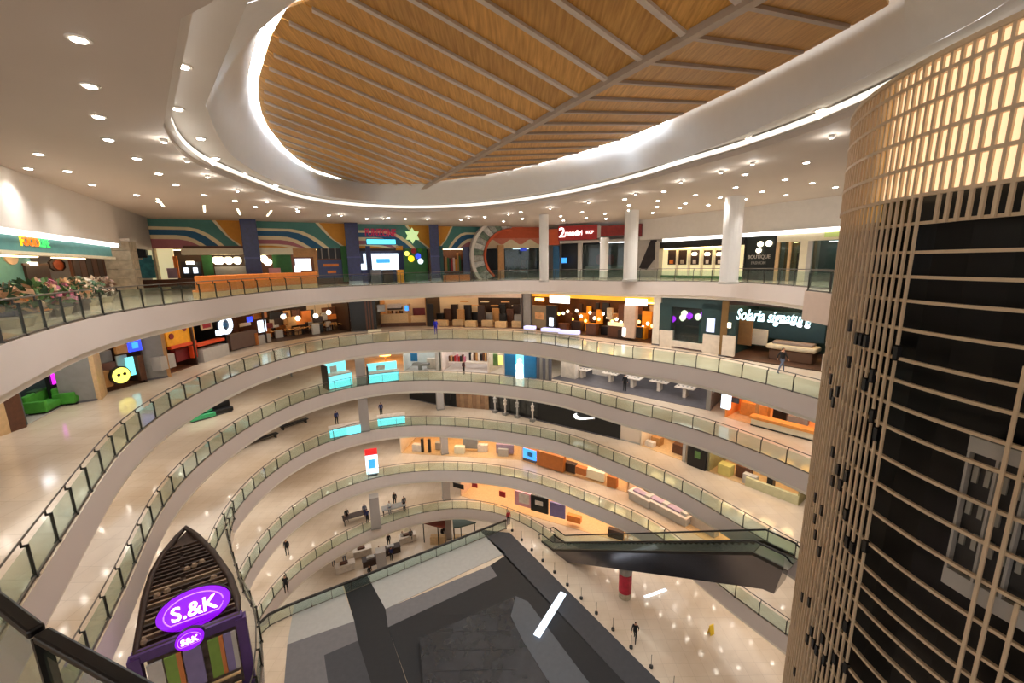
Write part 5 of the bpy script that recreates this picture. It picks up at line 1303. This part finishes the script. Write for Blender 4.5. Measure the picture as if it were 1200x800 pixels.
# ------------------------------------------------------------------ people
def person(label, P, rot=0.0, pose='stand', top=black, legs=black, h=1.7, hair=hair_m, carry=None):
    k = h/1.72
    st = {'stand': .0, 'walk': .26, 'sit': 0}[pose]
    J = {}; E_ = []
    def j(n_, x, y, z, r, par=None):
        J[n_] = (len(J), Vector((x, y, z))*k, r*k); 
        if par: E_.append((J[par][0], J[n_][0]))
    j('pelvis', 0, 0, .95, .135); j('waist', 0, 0, 1.12, .125, 'pelvis'); j('chest', 0, -.01, 1.32, .145, 'waist'); j('neck', 0, 0, 1.47, .06, 'chest'); j('head0', 0, -.01, 1.55, .075, 'neck'); j('head', 0, -.015, 1.64, .092, 'head0'); j('crown', 0, .0, 1.70, .06, 'head')
    for s, n_ in ((-1, 'l'), (1, 'r')):
        w_ = st*s
        if pose == 'sit':
            j('hip'+n_, s*.09, -.02, .92, .095, 'pelvis'); j('knee'+n_, s*.12, -.46, .92, .062, 'hip'+n_); j('ank'+n_, s*.12, -.48, .5, .045, 'knee'+n_); j('toe'+n_, s*.13, -.62, .46, .04, 'ank'+n_)
        else:
            j('hip'+n_, s*.095, 0, .86, .095, 'pelvis'); j('knee'+n_, s*.1, -w_*.9-.02, .49, .063, 'hip'+n_); j('ank'+n_, s*.1, -w_*1.25+abs(w_)*.12, .09, .045, 'knee'+n_); j('toe'+n_, s*.11, -w_*1.25-.13+abs(w_)*.12, .04, .04, 'ank'+n_)
        j('sho'+n_, s*.17, 0, 1.40, .062, 'chest'); j('elb'+n_, s*.225, w_*.5+.01, 1.14, .045, 'sho'+n_); j('wri'+n_, s*.23, w_*.8-.06, .92, .032, 'elb'+n_); j('hand'+n_, s*.225, w_*.85-.09, .83, .034, 'wri'+n_)
    me = bpy.data.meshes.new('body'); vs = sorted(J.values(), key=lambda q: q[0])
    me.from_pydata([v[1] for v in vs], E_, [])
    ob = bpy.data.objects.new('body', me); COL.objects.link(ob)
    md = ob.modifiers.new('skin', 'SKIN'); md.use_smooth_shade = True
    for i, v in enumerate(vs): me.skin_vertices[0].data[i].radius = (v[2], v[2])
    me.skin_vertices[0].data[0].use_root = True
    ob.modifiers.new('sub', 'SUBSURF').levels = 1; ob.modifiers['sub'].render_levels = 1
    dg = bpy.context.evaluated_depsgraph_get()
    m2 = bpy.data.meshes.new_from_object(ob.evaluated_get(dg)); bpy.data.objects.remove(ob)
    m2.materials.clear()
    for m in (skin_m, top, legs, hair): m2.materials.append(m)
    for p in m2.polygons:
        c = p.center/k; arm = abs(c.x) > .19
        if c.z > 1.655 or (c.z > 1.56 and c.y > .02): p.material_index = 3
        elif c.z > 1.45: p.material_index = 0
        elif c.z > .98 or (arm and c.z > 1.05 and pose != 'sit'): p.material_index = 1
        elif arm and c.z < 1.0 and pose != 'sit': p.material_index = 0
        else: p.material_index = 2
    o = link('person', m2, None, (P[0], P[1], P[2] - (.5*k-.45 if pose == 'sit' else 0)), (0, 0, rot))
    tag(o, label, 'person')
    return o
def pt(px, py, z): q = at(px, py, z); return (q[0], q[1], z)
navy_c = mat('navy_cloth', (30, 40, 90), .8); blue_c = mat('royal_blue_cloth', (36, 40, 190), .8); grey_c = mat('grey_cloth', (90, 88, 90), .8); blk_c = mat('black_cloth', (20, 19, 22), .8); white_c = mat('white_cloth', (220, 216, 210), .8); red_c = mat('red_cloth', (160, 40, 46), .8); jean = mat('grey_blue_cloth', (96, 104, 124), .8)
person('person in black walking past the restaurant with the script sign', pt(915, 437, z5), PI/2+.2, 'walk', blk_c, jean, 1.75)
person('person in royal blue standing at the railing before the clothes shop', pt(511, 391.5, z5), .2, 'stand', blue_c, blue_c, 1.7)
# ------------------------------------------------------------------ third gallery down
z4 = LEVEL[4]; H4 = LEVEL[5] - 1.38 - z4 - .02
z3_ = LEVEL[3]; H3 = LEVEL[4] - 1.38 - z3_ - .02
z2 = LEVEL[2]; H2 = LEVEL[3] - 1.38 - z2 - .02
z1 = LEVEL[1]; H1 = LEVEL[2] - 1.38 - z1 - .02
z0 = LEVEL[0]; H0 = LEVEL[1] - 1.38 - z0 - .02
def FF(name, label, cat, z, a, b): return Front(name, label, cat, z, at(*a, z), at(*b, z))
col_m = mat('column_grey', (176, 168, 162), .5, var=.02)
def column(label, P, z, H, wd=.95, rot=.35):
    c = Thing('square_column', label, 'column', (P[0], P[1], z), rot)
    c.box('shaft', col_m, -wd/2, wd/2, -wd/2, wd/2, 0, H); c.box('plinth', grey_m, -wd/2-.04, wd/2+.04, -wd/2-.04, wd/2+.04, 0, .15)
column('grey square column between the two cyan booths of the third gallery down', at(424, 450, z4), z4, H4)
column('grey square column between the two cyan counters of the fourth gallery down', at(428, 504, z3_), z3_, H3)
column('grey square column behind the railing of the lowest gallery, left', at(441, 617, z1), z1, H1)
column('grey square column among the people in the lowest hall, left', at(449, 680, z0), z0, H0)
column('grey square column of the fourth gallery down, before the black panels', at(516, 479, z3_), z3_, H3, .8)
column('grey square column of the fifth gallery down, left of the blue screen', at(521, 531, z2), z2, H2, .8)
column('grey square column of the lowest gallery, above the dark rail', at(523, 584, z1), z1, H1, .8)
column('grey square column between the red and the green canopy', at(525, 630, z0), z0, H0, .8)
def cyan_booth(name, label, z, a, b, H, top=True):
    f = FF(name, label, 'kiosk', z, a, b)
    f.rbox('lit_front', scr_cyan, 0, f.W, -.1, .1, .08, H*.55, .03); f.box('base', grey_d, 0, f.W, -.06, .9, 0, .08); f.box('worktop', whitef, -.05, f.W+.05, -.1, .95, H*.55, H*.6)
    if top:
        f.box('lit_back', scr_cyan, 0, f.W, 1.3, 1.4, .9, H); f.box('poster', whitef, f.W*.3, f.W*.6, 1.24, 1.3, 1.1, H*.85); f.box('end_panel', dark_metal, -.12, 0, -.1, 1.4, 0, H)
    return f
cyan_booth('lit_booth', 'cyan lit booth left of the grey column, third gallery down', z4, (386, 457), (413, 451), 2.5)
cyan_booth('lit_booth', 'cyan lit booth right of the grey column, third gallery down', z4, (433, 450), (468, 445.5), 1.9)
q = pt(452, 425, z4); t = Thing('amber_lamp_stand', 'amber glowing lamp stand behind the right cyan booth', 'lamp', q)
t.box('stand', tan, -.05, .05, -.05, .05, 0, 1.2); t.add('shade', lathe_mesh('shade', [(.7, 1.0), (.9, 1.2), (.5, 1.45)], lamp_amber, 12))
# pale shops at the back
f = FF('white_shop', 'white fashion shop with blue poster behind the cyan booths', 'shop', z4, (474, 434), (514, 434.5))
f.shell(H4, 4, mat('milk_wall', (226, 228, 220), .6, var=.04), tile_dk, lamp_c, True, 2); f.r('blue_poster', blue_m, 481, 414, 489, 423, 1.0, 1.1); f.r('dark_table', grey_m, 483, 426, 502, 428.5, .2, .8); f.r('table_leg', grey_m, 490, 428, 494, 434, .3, .6, zmin=0); f.r('white_case', whitef, 500, 420, 512, 432, 1.0, 1.5, zmin=0); f.box('shop_frame', grey_l, f.W-.3, f.W, -.1, .2, 0, H4)
f = FF('pink_shop', 'pale pink shop with small red goods right of the white shop', 'shop', z4, (518, 434.5), (572, 437))
f.shell(H4, 4, mat('blush_wall', (228, 212, 200), .6, var=.05), tile_dk, lamp_c, True, 3)
goods_row(f, 'shelf_goods', [red_m, brown, pinkf, whitef, black, tan], .4, f.W*.45, 1.2, .9, 1.8, 9, 4); goods_row(f, 'shelf_goods', [black, brown, whitef, tan], f.W*.5, f.W-.3, 1.6, 1.0, 2.2, 9, 6); f.box('shelf', whitef, .3, f.W-.3, 1.1, 1.9, .8, .9); f.box('dark_header', black, f.W*.5, f.W*.95, 1.4, 1.5, 2.4, 2.7)
f = FF('plant_shop', 'small white shop with green posters left of the blue shop', 'shop', z4, (573, 437), (591, 439))
f.shell(H4, 3, whitef, tile_dk, lamp_c, True, 1); f.box('green_poster', leaf_g, .3, .9, .5, .6, .8, 2.2); f.box('yellow_poster', scr_yel, 1.0, 1.5, .5, .6, 1.0, 2.0)
f = FF('blue_shop', 'bright blue shop front with a cyan lit figure panel', 'shop', z4, (592, 440), (628, 444))
f.box('blue_wall', blue_m, 0, f.W*.36, -.05, .3, 0, H4); f.box('blue_wall', blue_m, f.W*.62, f.W, -.05, .3, 0, H4); f.box('header', blue_m, 0, f.W, -.04, .3, H4-.3, H4); f.box('lit_panel', scr_cyan, f.W*.36, f.W*.62, .1, .3, 0, H4-.3)
x_ = f.W*.49; f.add('figure', lathe_mesh('figure', [(.45, 0), (.35, .8), (.42, 1.4), (.15, 1.7), (.22, 1.9), (.1, 2.1)], sign_white, 10), None, (x_, -.1, 0)); f.box('shop_lamp', lamp_c, f.W*.2, f.W*.8, -.6, -.4, H4-.06, H4-.02)
f = FF('grey_shop_wall', 'dark grey panelled wall right of the blue shop', 'wall panel', z4, (629, 444), (646, 446))
for i in range(5): f.box('slat', grey_m if i % 2 else mat('graphite', (90, 90, 100), .5), f.W*i/5+.02, f.W*(i+1)/5-.02, 0, .2, 0, H4)
# phone shop with white tables on a grey floor
e0, e1 = Vector(at(646, 443.5, z4)), Vector(at(832, 481, z4))
d_ = (e1-e0).normalized(); n_ = Vector((-d_.y, d_.x))
f = Front('device_shop', 'open device shop with dark grey floor and white display tables', 'shop', z4, tuple(e0), tuple(e1))
f.box('shop_floor', grey_d, 0, f.W, 0, 7.5, 0, .03); f.box('back_wall', grey_l, 0, f.W, 7.5, 7.6, 0, H4); f.box('end_post', grey_m, f.W-.35, f.W, 0, .5, 0, H4); f.box('white_case', whitef, .4, 2.2, 1.2, 2.0, 0, 2.2); f.box('white_case', whitef, 2.6, 4.4, 4.2, 5.0, 0, 2.0); f.box('low_wall', grey_m, f.W-.3, f.W-.1, .5, 4, 0, 1.2)
for i in range(3): f.box('ceiling_lamp', lamp_c, f.W*(.15+.3*i), f.W*(.3+.3*i), 3, 3.4, H4-.08, H4-.03)
aw = math.atan2(d_.y, d_.x); tb2 = None
for i, (a, b) in enumerate([(683, 443), (716, 448), (742, 454), (773, 458.5), (803, 466)]):
    q = at(a, b, z4); v = Vector(q).normalized()
    lab = ['first', 'second', 'third', 'fourth', 'fifth'][i] + ' white display table from the blue shop'
    if tb2 is None:
        t = Thing('display_table', lab, 'table', (0, 0, 0), 0, 'white display tables')
        t.rbox('tabletop', whitef, -.85, .85, -.6, .6, .86, .95, .02); t.box('pedestal', whitef, -.14, .14, -.4, .4, 0, .86); tb2 = t; o = t.o
        for k in range(4): t.box('device', black, -.7+k*.38, -.56+k*.38, -.1, .12, .95, .965)
    else: o = copy_tree(tb2.o)
    o.location = (q[0]+v.x*.3, q[1]+v.y*.3, z4+.03); o.rotation_euler = (0, 0, aw); o['label'] = lab
person('dark clothed person standing between white display tables', pt(732, 458.5, z4), 2.6, 'stand', blk_c, blk_c, 1.72)
person('person with dark red top before the pink shop', pt(543.5, 438.5, z4), 1.0, 'stand', mat('maroon_cloth', (70, 24, 26), .8), blk_c, 1.65)
f = FF('orange_shop', 'orange lit wooden cafe with a cyan light box at its left corner', 'shop', z4, (850, 489), (957, 517))
f.shell(H4, 5, mat('orange_wall', (226, 140, 66), .6, var=.15, scale=1), tan_l, lamp_amber, True, 4)
f.r('cyan_box', scr_w, 845, 463, 855, 479, -.3, 0, zmin=.2); f.r('dark_screen', black, 857, 466, 866, 472, .6, .7)
x0, z_ = f.loc(882, 495, .2); x1, _ = f.loc(955, 513, .2)
f.box('counter_base', cream_m, x0, x1, -.2, .2, 0, .55); f.box('counter_top', mat('honey_wood', (226, 150, 70), .5, var=.1), x0-.1, x1+.1, -.3, .5, .55, .75); f.box('kick_strip', black, x0, x1, -.24, -.2, 0, .1)
f.box('dark_case', black, f.W*.45, f.W*.6, 1.8, 2.4, .0, 1.2); f.box('wood_case', MATS['honey_wood'], f.W*.08, f.W*.4, 1.5, 2.2, 0, 1.1); f.box('wood_post', tan, f.W*.3, f.W*.34, .8, 1.0, 0, H4); f.box('small_case', grey_m, f.W*.84, f.W*.88, .5, .8, .75, 1.2); f.box('stool_row', grey_m, f.W*.62, f.W*.8, 1.6, 2.0, 0, .8)
# dark lounge at the left of that floor
for (a, b, L_, m, lab) in [(252, 486, 2.6, black, 'black sofa at the left of the third gallery down'), (237, 491, 1.8, mat('mint_fabric', (70, 180, 120), .7), 'mint green seat beside the black sofa')]:
    q = at(a, b, z4); s = Thing('sofa', lab, 'sofa', (q[0], q[1], z4), .95)
    s.rbox('seat', m, -L_/2, L_/2, -.4, .4, .1, .45, .06); s.rbox('backrest', m, -L_/2, L_/2, .25, .45, .4, .95, .05); s.box('base', grey_d, -L_/2+.1, L_/2-.1, -.3, .3, 0, .1)
q = pt(334, 442, z4); t = Thing('white_desk', 'small white desk far left on the third gallery down', 'desk', q, .7)
t.rbox('desktop', whitef, -.8, .8, -.4, .4, .8, .88, .02); t.box('leg', grey_m, -.7, -.62, -.3, .3, 0, .8); t.box('leg', grey_m, .62, .7, -.3, .3, 0, .8)

# ------------------------------------------------------------------ fourth gallery down
f = FF('sport_shop', 'black sports shop front with a white tick emblem and white mannequins', 'shop', z3_, (573, 479.5), (726, 515))
f.box('black_wall', mat('shop_black', (22, 23, 24), .4, var=.1), 0, f.W, 0, .2, 0, H3); f.box('window_band', mat('smoke_window', (62, 62, 58), .3, var=.4, scale=1.5), f.W*.05, f.W*.42, -.04, 0, .5, H3-.3); f.box('skirting', grey_d, 0, f.W, -.06, 0, 0, .12)
for i in range(8): f.box('mullion', black, f.W*(.05+.37*i/8), f.W*(.05+.37*i/8)+.06, -.08, -.04, .5, H3-.3)
x0, zt = f.loc(672, 480, -.1); x1, zb_ = f.loc(697, 492, -.1)
sw = [(0, .62), (.1, .9), (.16, .95), (.13, .75), (.18, .5), (.34, .42), (.6, .5), (1, .78), (.55, .22), (.3, .02), (.14, .02), (.04, .2)]
f.add('tick_emblem', wallpoly_mesh('tick_emblem', [(x0+(x1-x0)*a, zb_+(zt-zb_)*b - .3) for a, b in sw], -.14, -.04, sign_white))
for i, (a, b) in enumerate([(580, 478), (592, 481), (606, 485), (624, 489)]):
    x_, _ = f.loc(a, b, -.5)
    mn = [(.1, 0), (.1, .9), (.2, 1.0), (.15, 1.2), (.22, 1.5), (.07, 1.62), (.11, 1.75), (.05, 1.88)]
    f.add('mannequin', lathe_mesh('mannequin', mn, whitef if i % 2 else grey_l, 8), None, (x_, .5 - .98, .3)); f.box('mannequin_base', grey_m, x_-.25, x_+.25, -.73, -.23, 0, .3)
f = FF('wood_wall', 'brown wood panelled wall left of the black sports shop', 'wall panel', z3_, (535, 477), (573, 480))
for i in range(8): f.box('wood_plank', mat('walnut', (150, 116, 84), .5, var=.15, scale=2) if i % 2 else mat('walnut2', (134, 100, 72), .5, var=.15, scale=2), f.W*i/8+.01, f.W*(i+1)/8-.01, -.02*(i % 2), .2, 0, H3)
for (a, b, c, d, lab) in [(480, 467, 511, 474, 'long black panel left of the grey column on the fourth gallery down'), (522, 475, 535, 477, 'short black panel right of the grey column on the fourth gallery down')]:
    f = FF('shut_shopfront', lab, 'shop', z3_, (a, b), (c, d)); f.box('panel', black, 0, f.W, 0, .2, .1, H3); f.box('frame', grey_d, 0, f.W, -.03, .2, 0, .1); f.box('handle', steel, f.W*.5, f.W*.5+.06, -.06, 0, .9, 1.5)
cyan_booth('lit_counter', 'cyan lit counter left of the grey column, fourth gallery down', z3_, (387, 514), (423, 507), 1.7, False)
cyan_booth('lit_counter', 'cyan lit counter right of the grey column, fourth gallery down', z3_, (443, 500), (475, 496), 1.7, False)
person('dark haired person sitting behind the left cyan counter', pt(395, 497, z3_), .5, 'stand', navy_c, blk_c, 1.6)
person('person in dark blue behind the right cyan counter', pt(447, 487, z3_), .4, 'stand', navy_c, blk_c, 1.65)
for (a, b, L_, lab) in [(305, 518, 3.4, 'long black bench furthest left on the fourth gallery down'), (345, 499, 3.0, 'black bench right of the longest black bench')]:
    q = at(a, b, z3_); s = Thing('bench', lab, 'bench', (q[0], q[1], z3_), .95)
    s.rbox('seat', black, -L_/2, L_/2, -.3, .3, .35, .45, .02); s.box('leg', dark_metal, -L_/2+.2, -L_/2+.3, -.25, .25, 0, .35); s.box('leg', dark_metal, L_/2-.3, L_/2-.2, -.25, .25, 0, .35); s.box('stretcher', dark_metal, -L_/2+.3, L_/2-.3, -.04, .04, .15, .2)
f = FF('white_pier', 'plain white wall pier right of the black sports shop', 'wall panel', z3_, (727, 515), (750, 521)); f.box('pier', gal_wall, 0, f.W, 0, .4, 0, H3); f.box('skirting', grey_l, 0, f.W, -.04, 0, 0, .15)
f = FF('shoe_shop', 'cream lit shoe shop with wooden tables right of the white pier', 'shop', z3_, (751, 522), (803, 541))
f.shell(H3, 4, mat('shell_wall', (236, 214, 184), .6, var=.05), tan_l, lamp_w, True, 3); f.box('wood_table', tan, f.W*.1, f.W*.3, 1.0, 1.8, 0, .8); f.box('white_table', whitef, f.W*.05, f.W*.25, .3, .8, 0, .5); f.box('wood_table', brown, f.W*.62, f.W*.85, .8, 1.6, 0, .9); goods_row(f, 'shoe_box', [brown, tan, black, whitef], f.W*.3, f.W*.9, 2.6, .3, 1.4, 10, 8); f.box('post', grey_l, f.W-.25, f.W, -.1, .2, 0, H3)
f = FF('black_sign_shop', 'black sign board with a green emblem by the shoe shop', 'sign', z3_, (805, 544), (826, 552)); f.box('board', black, 0, f.W, 0, .25, 0, 2.6); f.box('emblem', leaf_g, f.W*.4, f.W*.7, -.04, 0, .9, 1.5); f.box('top_light', scr_w, 0, f.W, -.03, .25, 2.6, 2.9)
f = FF('olive_shop', 'olive and yellow shop front at the right of the fourth gallery down', 'shop', z3_, (830, 552), (935, 592))
f.shell(H3, 4, mat('olive_wall', (150, 140, 96), .6, var=.1), tan_l, lamp_w, True, 4); f.box('yellow_seat', mat('straw_fabric', (206, 190, 110), .7), f.W*.1, f.W*.25, .2, 1.0, 0, .9); f.box('brown_case', brown, f.W*.28, f.W*.45, .8, 1.4, 0, 1.0); f.box('grey_case', grey_l, f.W*.4, f.W*.55, .2, .7, 0, .8); f.box('low_wall', mat('pale_olive', (196, 190, 150), .6), f.W*.45, f.W, -.05, .2, 0, .7); f.box('dark_case', black, f.W*.66, f.W*.72, .3, .9, 0, 1.3)

# ------------------------------------------------------------------ fifth gallery down
f = FF('cream_shop', 'long cream shop front with white goods behind the grey column', 'shop', z2, (470, 531), (612, 539))
f.shell(H2, 5, mat('sand_wall', (228, 206, 178), .6, var=.04), tan_l, lamp_w, True, 5); 
for i in range(5): f.box('white_display', [whitef, grey_l, cream_m][i % 3], f.W*(.08+.18*i), f.W*(.16+.18*i), .6+(i % 2)*.8, 1.2+(i % 2)*.8, 0, .9)
f.box('dark_mannequin', black, f.W*.16, f.W*.18, .5, .8, 0, 1.7); f.box('dark_mannequin', black, f.W*.22, f.W*.24, .5, .8, 0, 1.7); f.box('grey_rack', grey_m, f.W*.5, f.W*.62, 1.4, 1.8, .4, 1.6); f.box('lilac_rack', MATS['lilac_art'], f.W*.78, f.W*.92, 1.0, 1.5, .2, 1.3)
f = FF('orange_store', 'orange wooden store with a bright blue screen at its left end', 'shop', z2, (613, 540), (735, 577))
f.shell(H2, 4, mat('apricot_wall', (226, 178, 130), .6, var=.06), tan_l, lamp_w, True, 4)
f.r('blue_screen', scr_sky, 613, 527, 628, 538, -.12, 0); f.r('blue_logo', blue_m, 618, 530, 624, 535, -.16, -.12); f.r('screen_base', grey_d, 613, 538, 628, 541, -.1, .1, zmin=0)
f.r('orange_counter', MATS['dull_orange'], 629, 532, 660, 549, -.2, .5, zmin=0); f.r('dark_case', brown_d, 660, 543, 674, 553, .3, .9, zmin=0); f.r('orange_counter', MATS['dull_orange'], 674, 548, 686, 556, -.1, .5, zmin=0); f.r('cream_case', cream_m, 686, 552, 708, 562, .2, .8, zmin=0); f.r('black_case', black, 697, 552, 707, 556, .5, .7); f.r('orange_counter', MATS['dull_orange'], 711, 559, 722, 571, -.1, .5, zmin=0)
tb3 = None
for i, (a, b) in enumerate([(752, 588), (772, 597), (793, 608)]):
    q = at(a, b, z2); lab = ['first', 'second', 'third'][i] + ' pale sale table right of the orange store'
    if tb3 is None:
        t = Thing('sale_table', lab, 'table', (0, 0, 0), 0, 'pale sale tables'); t.rbox('tabletop', whitef, -1.2, 1.2, -.6, .6, .75, .85, .02); t.box('skirt', grey_l, -1.1, 1.1, -.5, .5, 0, .75); t.box('goods', MATS['lilac_art'], -.8, .4, -.3, .3, .85, 1.0); t.box('goods', grey_l, .5, 1.0, -.3, .3, .85, 1.1); tb3 = t; o = t.o
    else: o = copy_tree(tb3.o)
    o.location = (q[0], q[1], z2); o.rotation_euler = (0, 0, -.95); o['label'] = lab
q = pt(437, 556, z2); t = Thing('lit_banner', 'tall lit banner with red top at the railing of the fifth gallery down', 'sign', q, .3)
zt = 3.0; t.box('lit_panel', scr_w, -.62, .62, -.06, .06, .15, zt-.7); t.box('red_top', mat('signal_red', (226, 50, 50), .4, emit=.5, ecol=(230, 40, 40)), -.62, .62, -.07, .06, zt-.7, zt); t.box('picture', scr_sky, -.35, .35, -.08, -.06, .8, 1.8); t.box('foot', grey_d, -.5, .5, -.25, .25, 0, .15)
f = FF('far_store', 'long pale store front on the fifth gallery down, before the escalator top', 'shop', z2, (737, 578), (870, 660))
f.shell(H2, 4, mat('peach_wall', (230, 200, 168), .6, var=.05), tan_l, lamp_w, True, 4); f.box('counter', tan_l, f.W*.1, f.W*.4, .8, 1.4, 0, 1.0); f.box('counter', grey_l, f.W*.5, f.W*.75, .8, 1.4, 0, 1.0)

# ------------------------------------------------------------------ lowest gallery shops
f = FF('poster_shop', 'shop with white pink poster, black window and lilac poster in a row', 'shop', z1, (540, 581), (735, 637))
f.shell(H1, 4, mat('rose_wall', (226, 190, 160), .6, var=.05), tan_l, lamp_w, True, 6)
f.r('poster', MATS['pink_panel'], 603, 577, 622, 593, -.1, .1, zmin=.3); f.r('poster_print', whitef, 608, 579, 620, 590, -.14, -.1); f.r('black_window', black, 622, 582, 642, 600, -.1, .1, zmin=.2); f.r('window_print', whitef, 627, 587, 636, 592, -.13, -.1); f.r('lilac_poster', MATS['menu_lilac'], 644, 590, 662, 606, -.1, .1, zmin=.3)
f.r('red_sign', red_m, 585, 576, 592, 582, .3, .4); f.r('black_sign', black, 531, 567, 543, 572, -.1, 0); f.r('red_sign', red_m, 553, 566, 559, 571, -.1, 0); f.r('amber_case', orange_m, 664, 605, 680, 612, .2, .7, zmin=0); f.r('dark_case', brown_d, 712, 622, 730, 634, .2, .7, zmin=0); f.r('white_case', whitef, 732, 631, 741, 638, .1, .5, zmin=0)
def rest_table(label, P, z, rot, m, n=4):
    t = Thing('dining_table', label, 'table', (P[0], P[1], z), rot)
    t.rbox('tabletop', m, -1.3, 1.3, -.5, .5, .7, .78, .03)
    for sx in (-1, 1):
        for sy in (-1, 1): t.box('leg', dark_metal, sx*1.15-.04, sx*1.15+.04, sy*.4-.04, sy*.4+.04, 0, .7)
rest_table('dark table with people behind the lowest gallery railing, left of the column', at(417, 610, z1), z1, .5, brown_d)
rest_table('grey table with people behind the lowest gallery railing, right of the column', at(462, 600, z1), z1, .4, grey_m)
pl = [((407, 611), blk_c, blk_c, 'stand', 'person in black at the left end of the dark table'), ((428, 606), jean, navy_c, 'stand', 'person in pale blue beside the left column of the lowest gallery'), ((431, 612), navy_c, blk_c, 'stand', 'person in navy before the left column of the lowest gallery'), ((457, 602), white_c, jean, 'stand', 'person in white left of the grey table'), ((463, 592), blk_c, blk_c, 'stand', 'person in black behind the grey table'), ((474, 597), grey_c, blk_c, 'stand', 'person in grey right of the grey table'), ((337, 650), blk_c, blk_c, 'stand', 'lone person in dark clothes at the far left of the lowest gallery')]
for (p, a, b, ps, lab) in pl: person(lab, pt(*p, z1), random.uniform(-.8, .8), ps, a, b, random.uniform(1.6, 1.75))
person('person in black at the left end of the dark rail', pt(336, 694, z1), .5, 'stand', blk_c, blk_c, 1.7)
person('person in a red top at the right end of the dark rail', pt(596, 614, z1), .3, 'stand', red_c, blk_c, 1.65)
person('person in black beside the escalator column on the cream floor', pt(744, 750, z1), -.5, 'walk', blk_c, blk_c, 1.6)
q = pt(833, 742, z1); t = Thing('caution_sign', 'yellow folding caution sign on the cream floor at the right', 'sign', q, .4)
ye = mat('caution_yellow', (240, 200, 30), .5, var=0)
for s in (-1, 1): t.add('board', boxes_mesh('board', [(-.2, .2, -.015, .015, 0, .75)], ye), None, (0, s*.14, 0), (s*.2, 0, 0))
t.box('hinge', ye, -.2, .2, -.03, .03, .7, .76)

# ------------------------------------------------------------------ lowest hall seen through the crescent
def canopy(label, pts, m, z):
    P_ = [Vector(at(a, b, z0+2.6)) for a, b in pts]
    c = sum(P_, Vector((0, 0)))/len(P_)
    t = Thing('booth_canopy', label, 'booth', (c.x, c.y, z0))
    t.add('canopy', prism_mesh('canopy', [tuple(p-c) for p in P_], 2.5, 2.62, m))
    for p in P_: q = (p-c)*.9; t.box('post', dark_metal, q.x-.05, q.x+.05, q.y-.05, q.y+.05, 0, 2.5)
    q = (P_[0]-c)*.3; t.box('counter', tan_l, -.9, .9, -.3, .3, 0, 1.0)
canopy('red brown booth canopy left of the grey column in the lowest hall', [(494, 612), (521, 605), (522, 618), (513, 617)], mat('russet', (134, 60, 40), .6), 0)
canopy('dark green booth canopy right of the grey column in the lowest hall', [(530, 605), (558, 612), (540, 617), (531, 618)], mat('bottle_green', (66, 80, 66), .6), 0)
q = pt(463, 626, z0); t = Thing('curved_counter', 'brown curved counter left of the column in the lowest hall', 'counter', q, .4)
arcp = [(1.7*math.cos(math.radians(a)), 1.0*math.sin(math.radians(a))) for a in range(0, 181, 15)]
arci = [(1.2*math.cos(math.radians(a)), .6*math.sin(math.radians(a))) for a in range(180, -1, -15)]
t.add('body', prism_mesh('body', [(x*.95, y*.95) for x, y in arcp] + arci, 0, .9, cream_m)); t.add('top', prism_mesh('top', arcp + arci, .9, 1.0, tan))
for i, (a, b, m, lab) in enumerate([(425, 650, whitef, 'white stall table furthest left in the lowest hall'), (436, 661, brown_d, 'dark brown stall table left of the column in the lowest hall'), (459, 648, brown_d, 'dark stall table right of the column in the lowest hall'), (478, 634, whitef, 'white stall table beside the standing people'), (405, 668, whitef, 'white stall cabinet at the left end of the dark rail')]):
    q = pt(a, b, z0); t = Thing('stall_table', lab, 'table', q, .45)
    t.rbox('tabletop', m, -1.0, 1.0, -.45, .45, .78, .86, .02); t.box('front_panel', m, -.95, .95, -.42, -.38, .1, .78); t.box('leg', dark_metal, -.9, -.84, -.3, .35, 0, .78); t.box('leg', dark_metal, .84, .9, -.3, .35, 0, .78); t.box('goods', grey_l if m is brown_d else brown, -.5, .3, -.2, .2, .86, 1.05)
for (p, a, b, lab) in [((391, 663), red_c, grey_c, 'person in dull red at the left of the lowest hall'), ((404, 660), white_c, jean, 'person in white at the left of the lowest hall'), ((434, 678), blk_c, blk_c, 'person in black at the foot of the left column, lowest hall'), ((444, 681), blk_c, grey_c, 'second person in black at the foot of the left column, lowest hall'), ((456, 640), blk_c, blk_c, 'person in black right of the left column, lowest hall'), ((459, 656), navy_c, blk_c, 'person in navy near the dark stall table'), ((472, 636), white_c, jean, 'person in white before the white stall table'), ((482, 635), grey_c, blk_c, 'person in grey beside the white stall table'), ((519, 632), blk_c, blk_c, 'person in black at the middle column of the lowest hall'), ((445, 655), grey_c, navy_c, 'person in grey behind the left column')]:
    person(lab, pt(*p, z0), random.uniform(-1, 1), 'stand', a, b, random.uniform(1.55, 1.75))
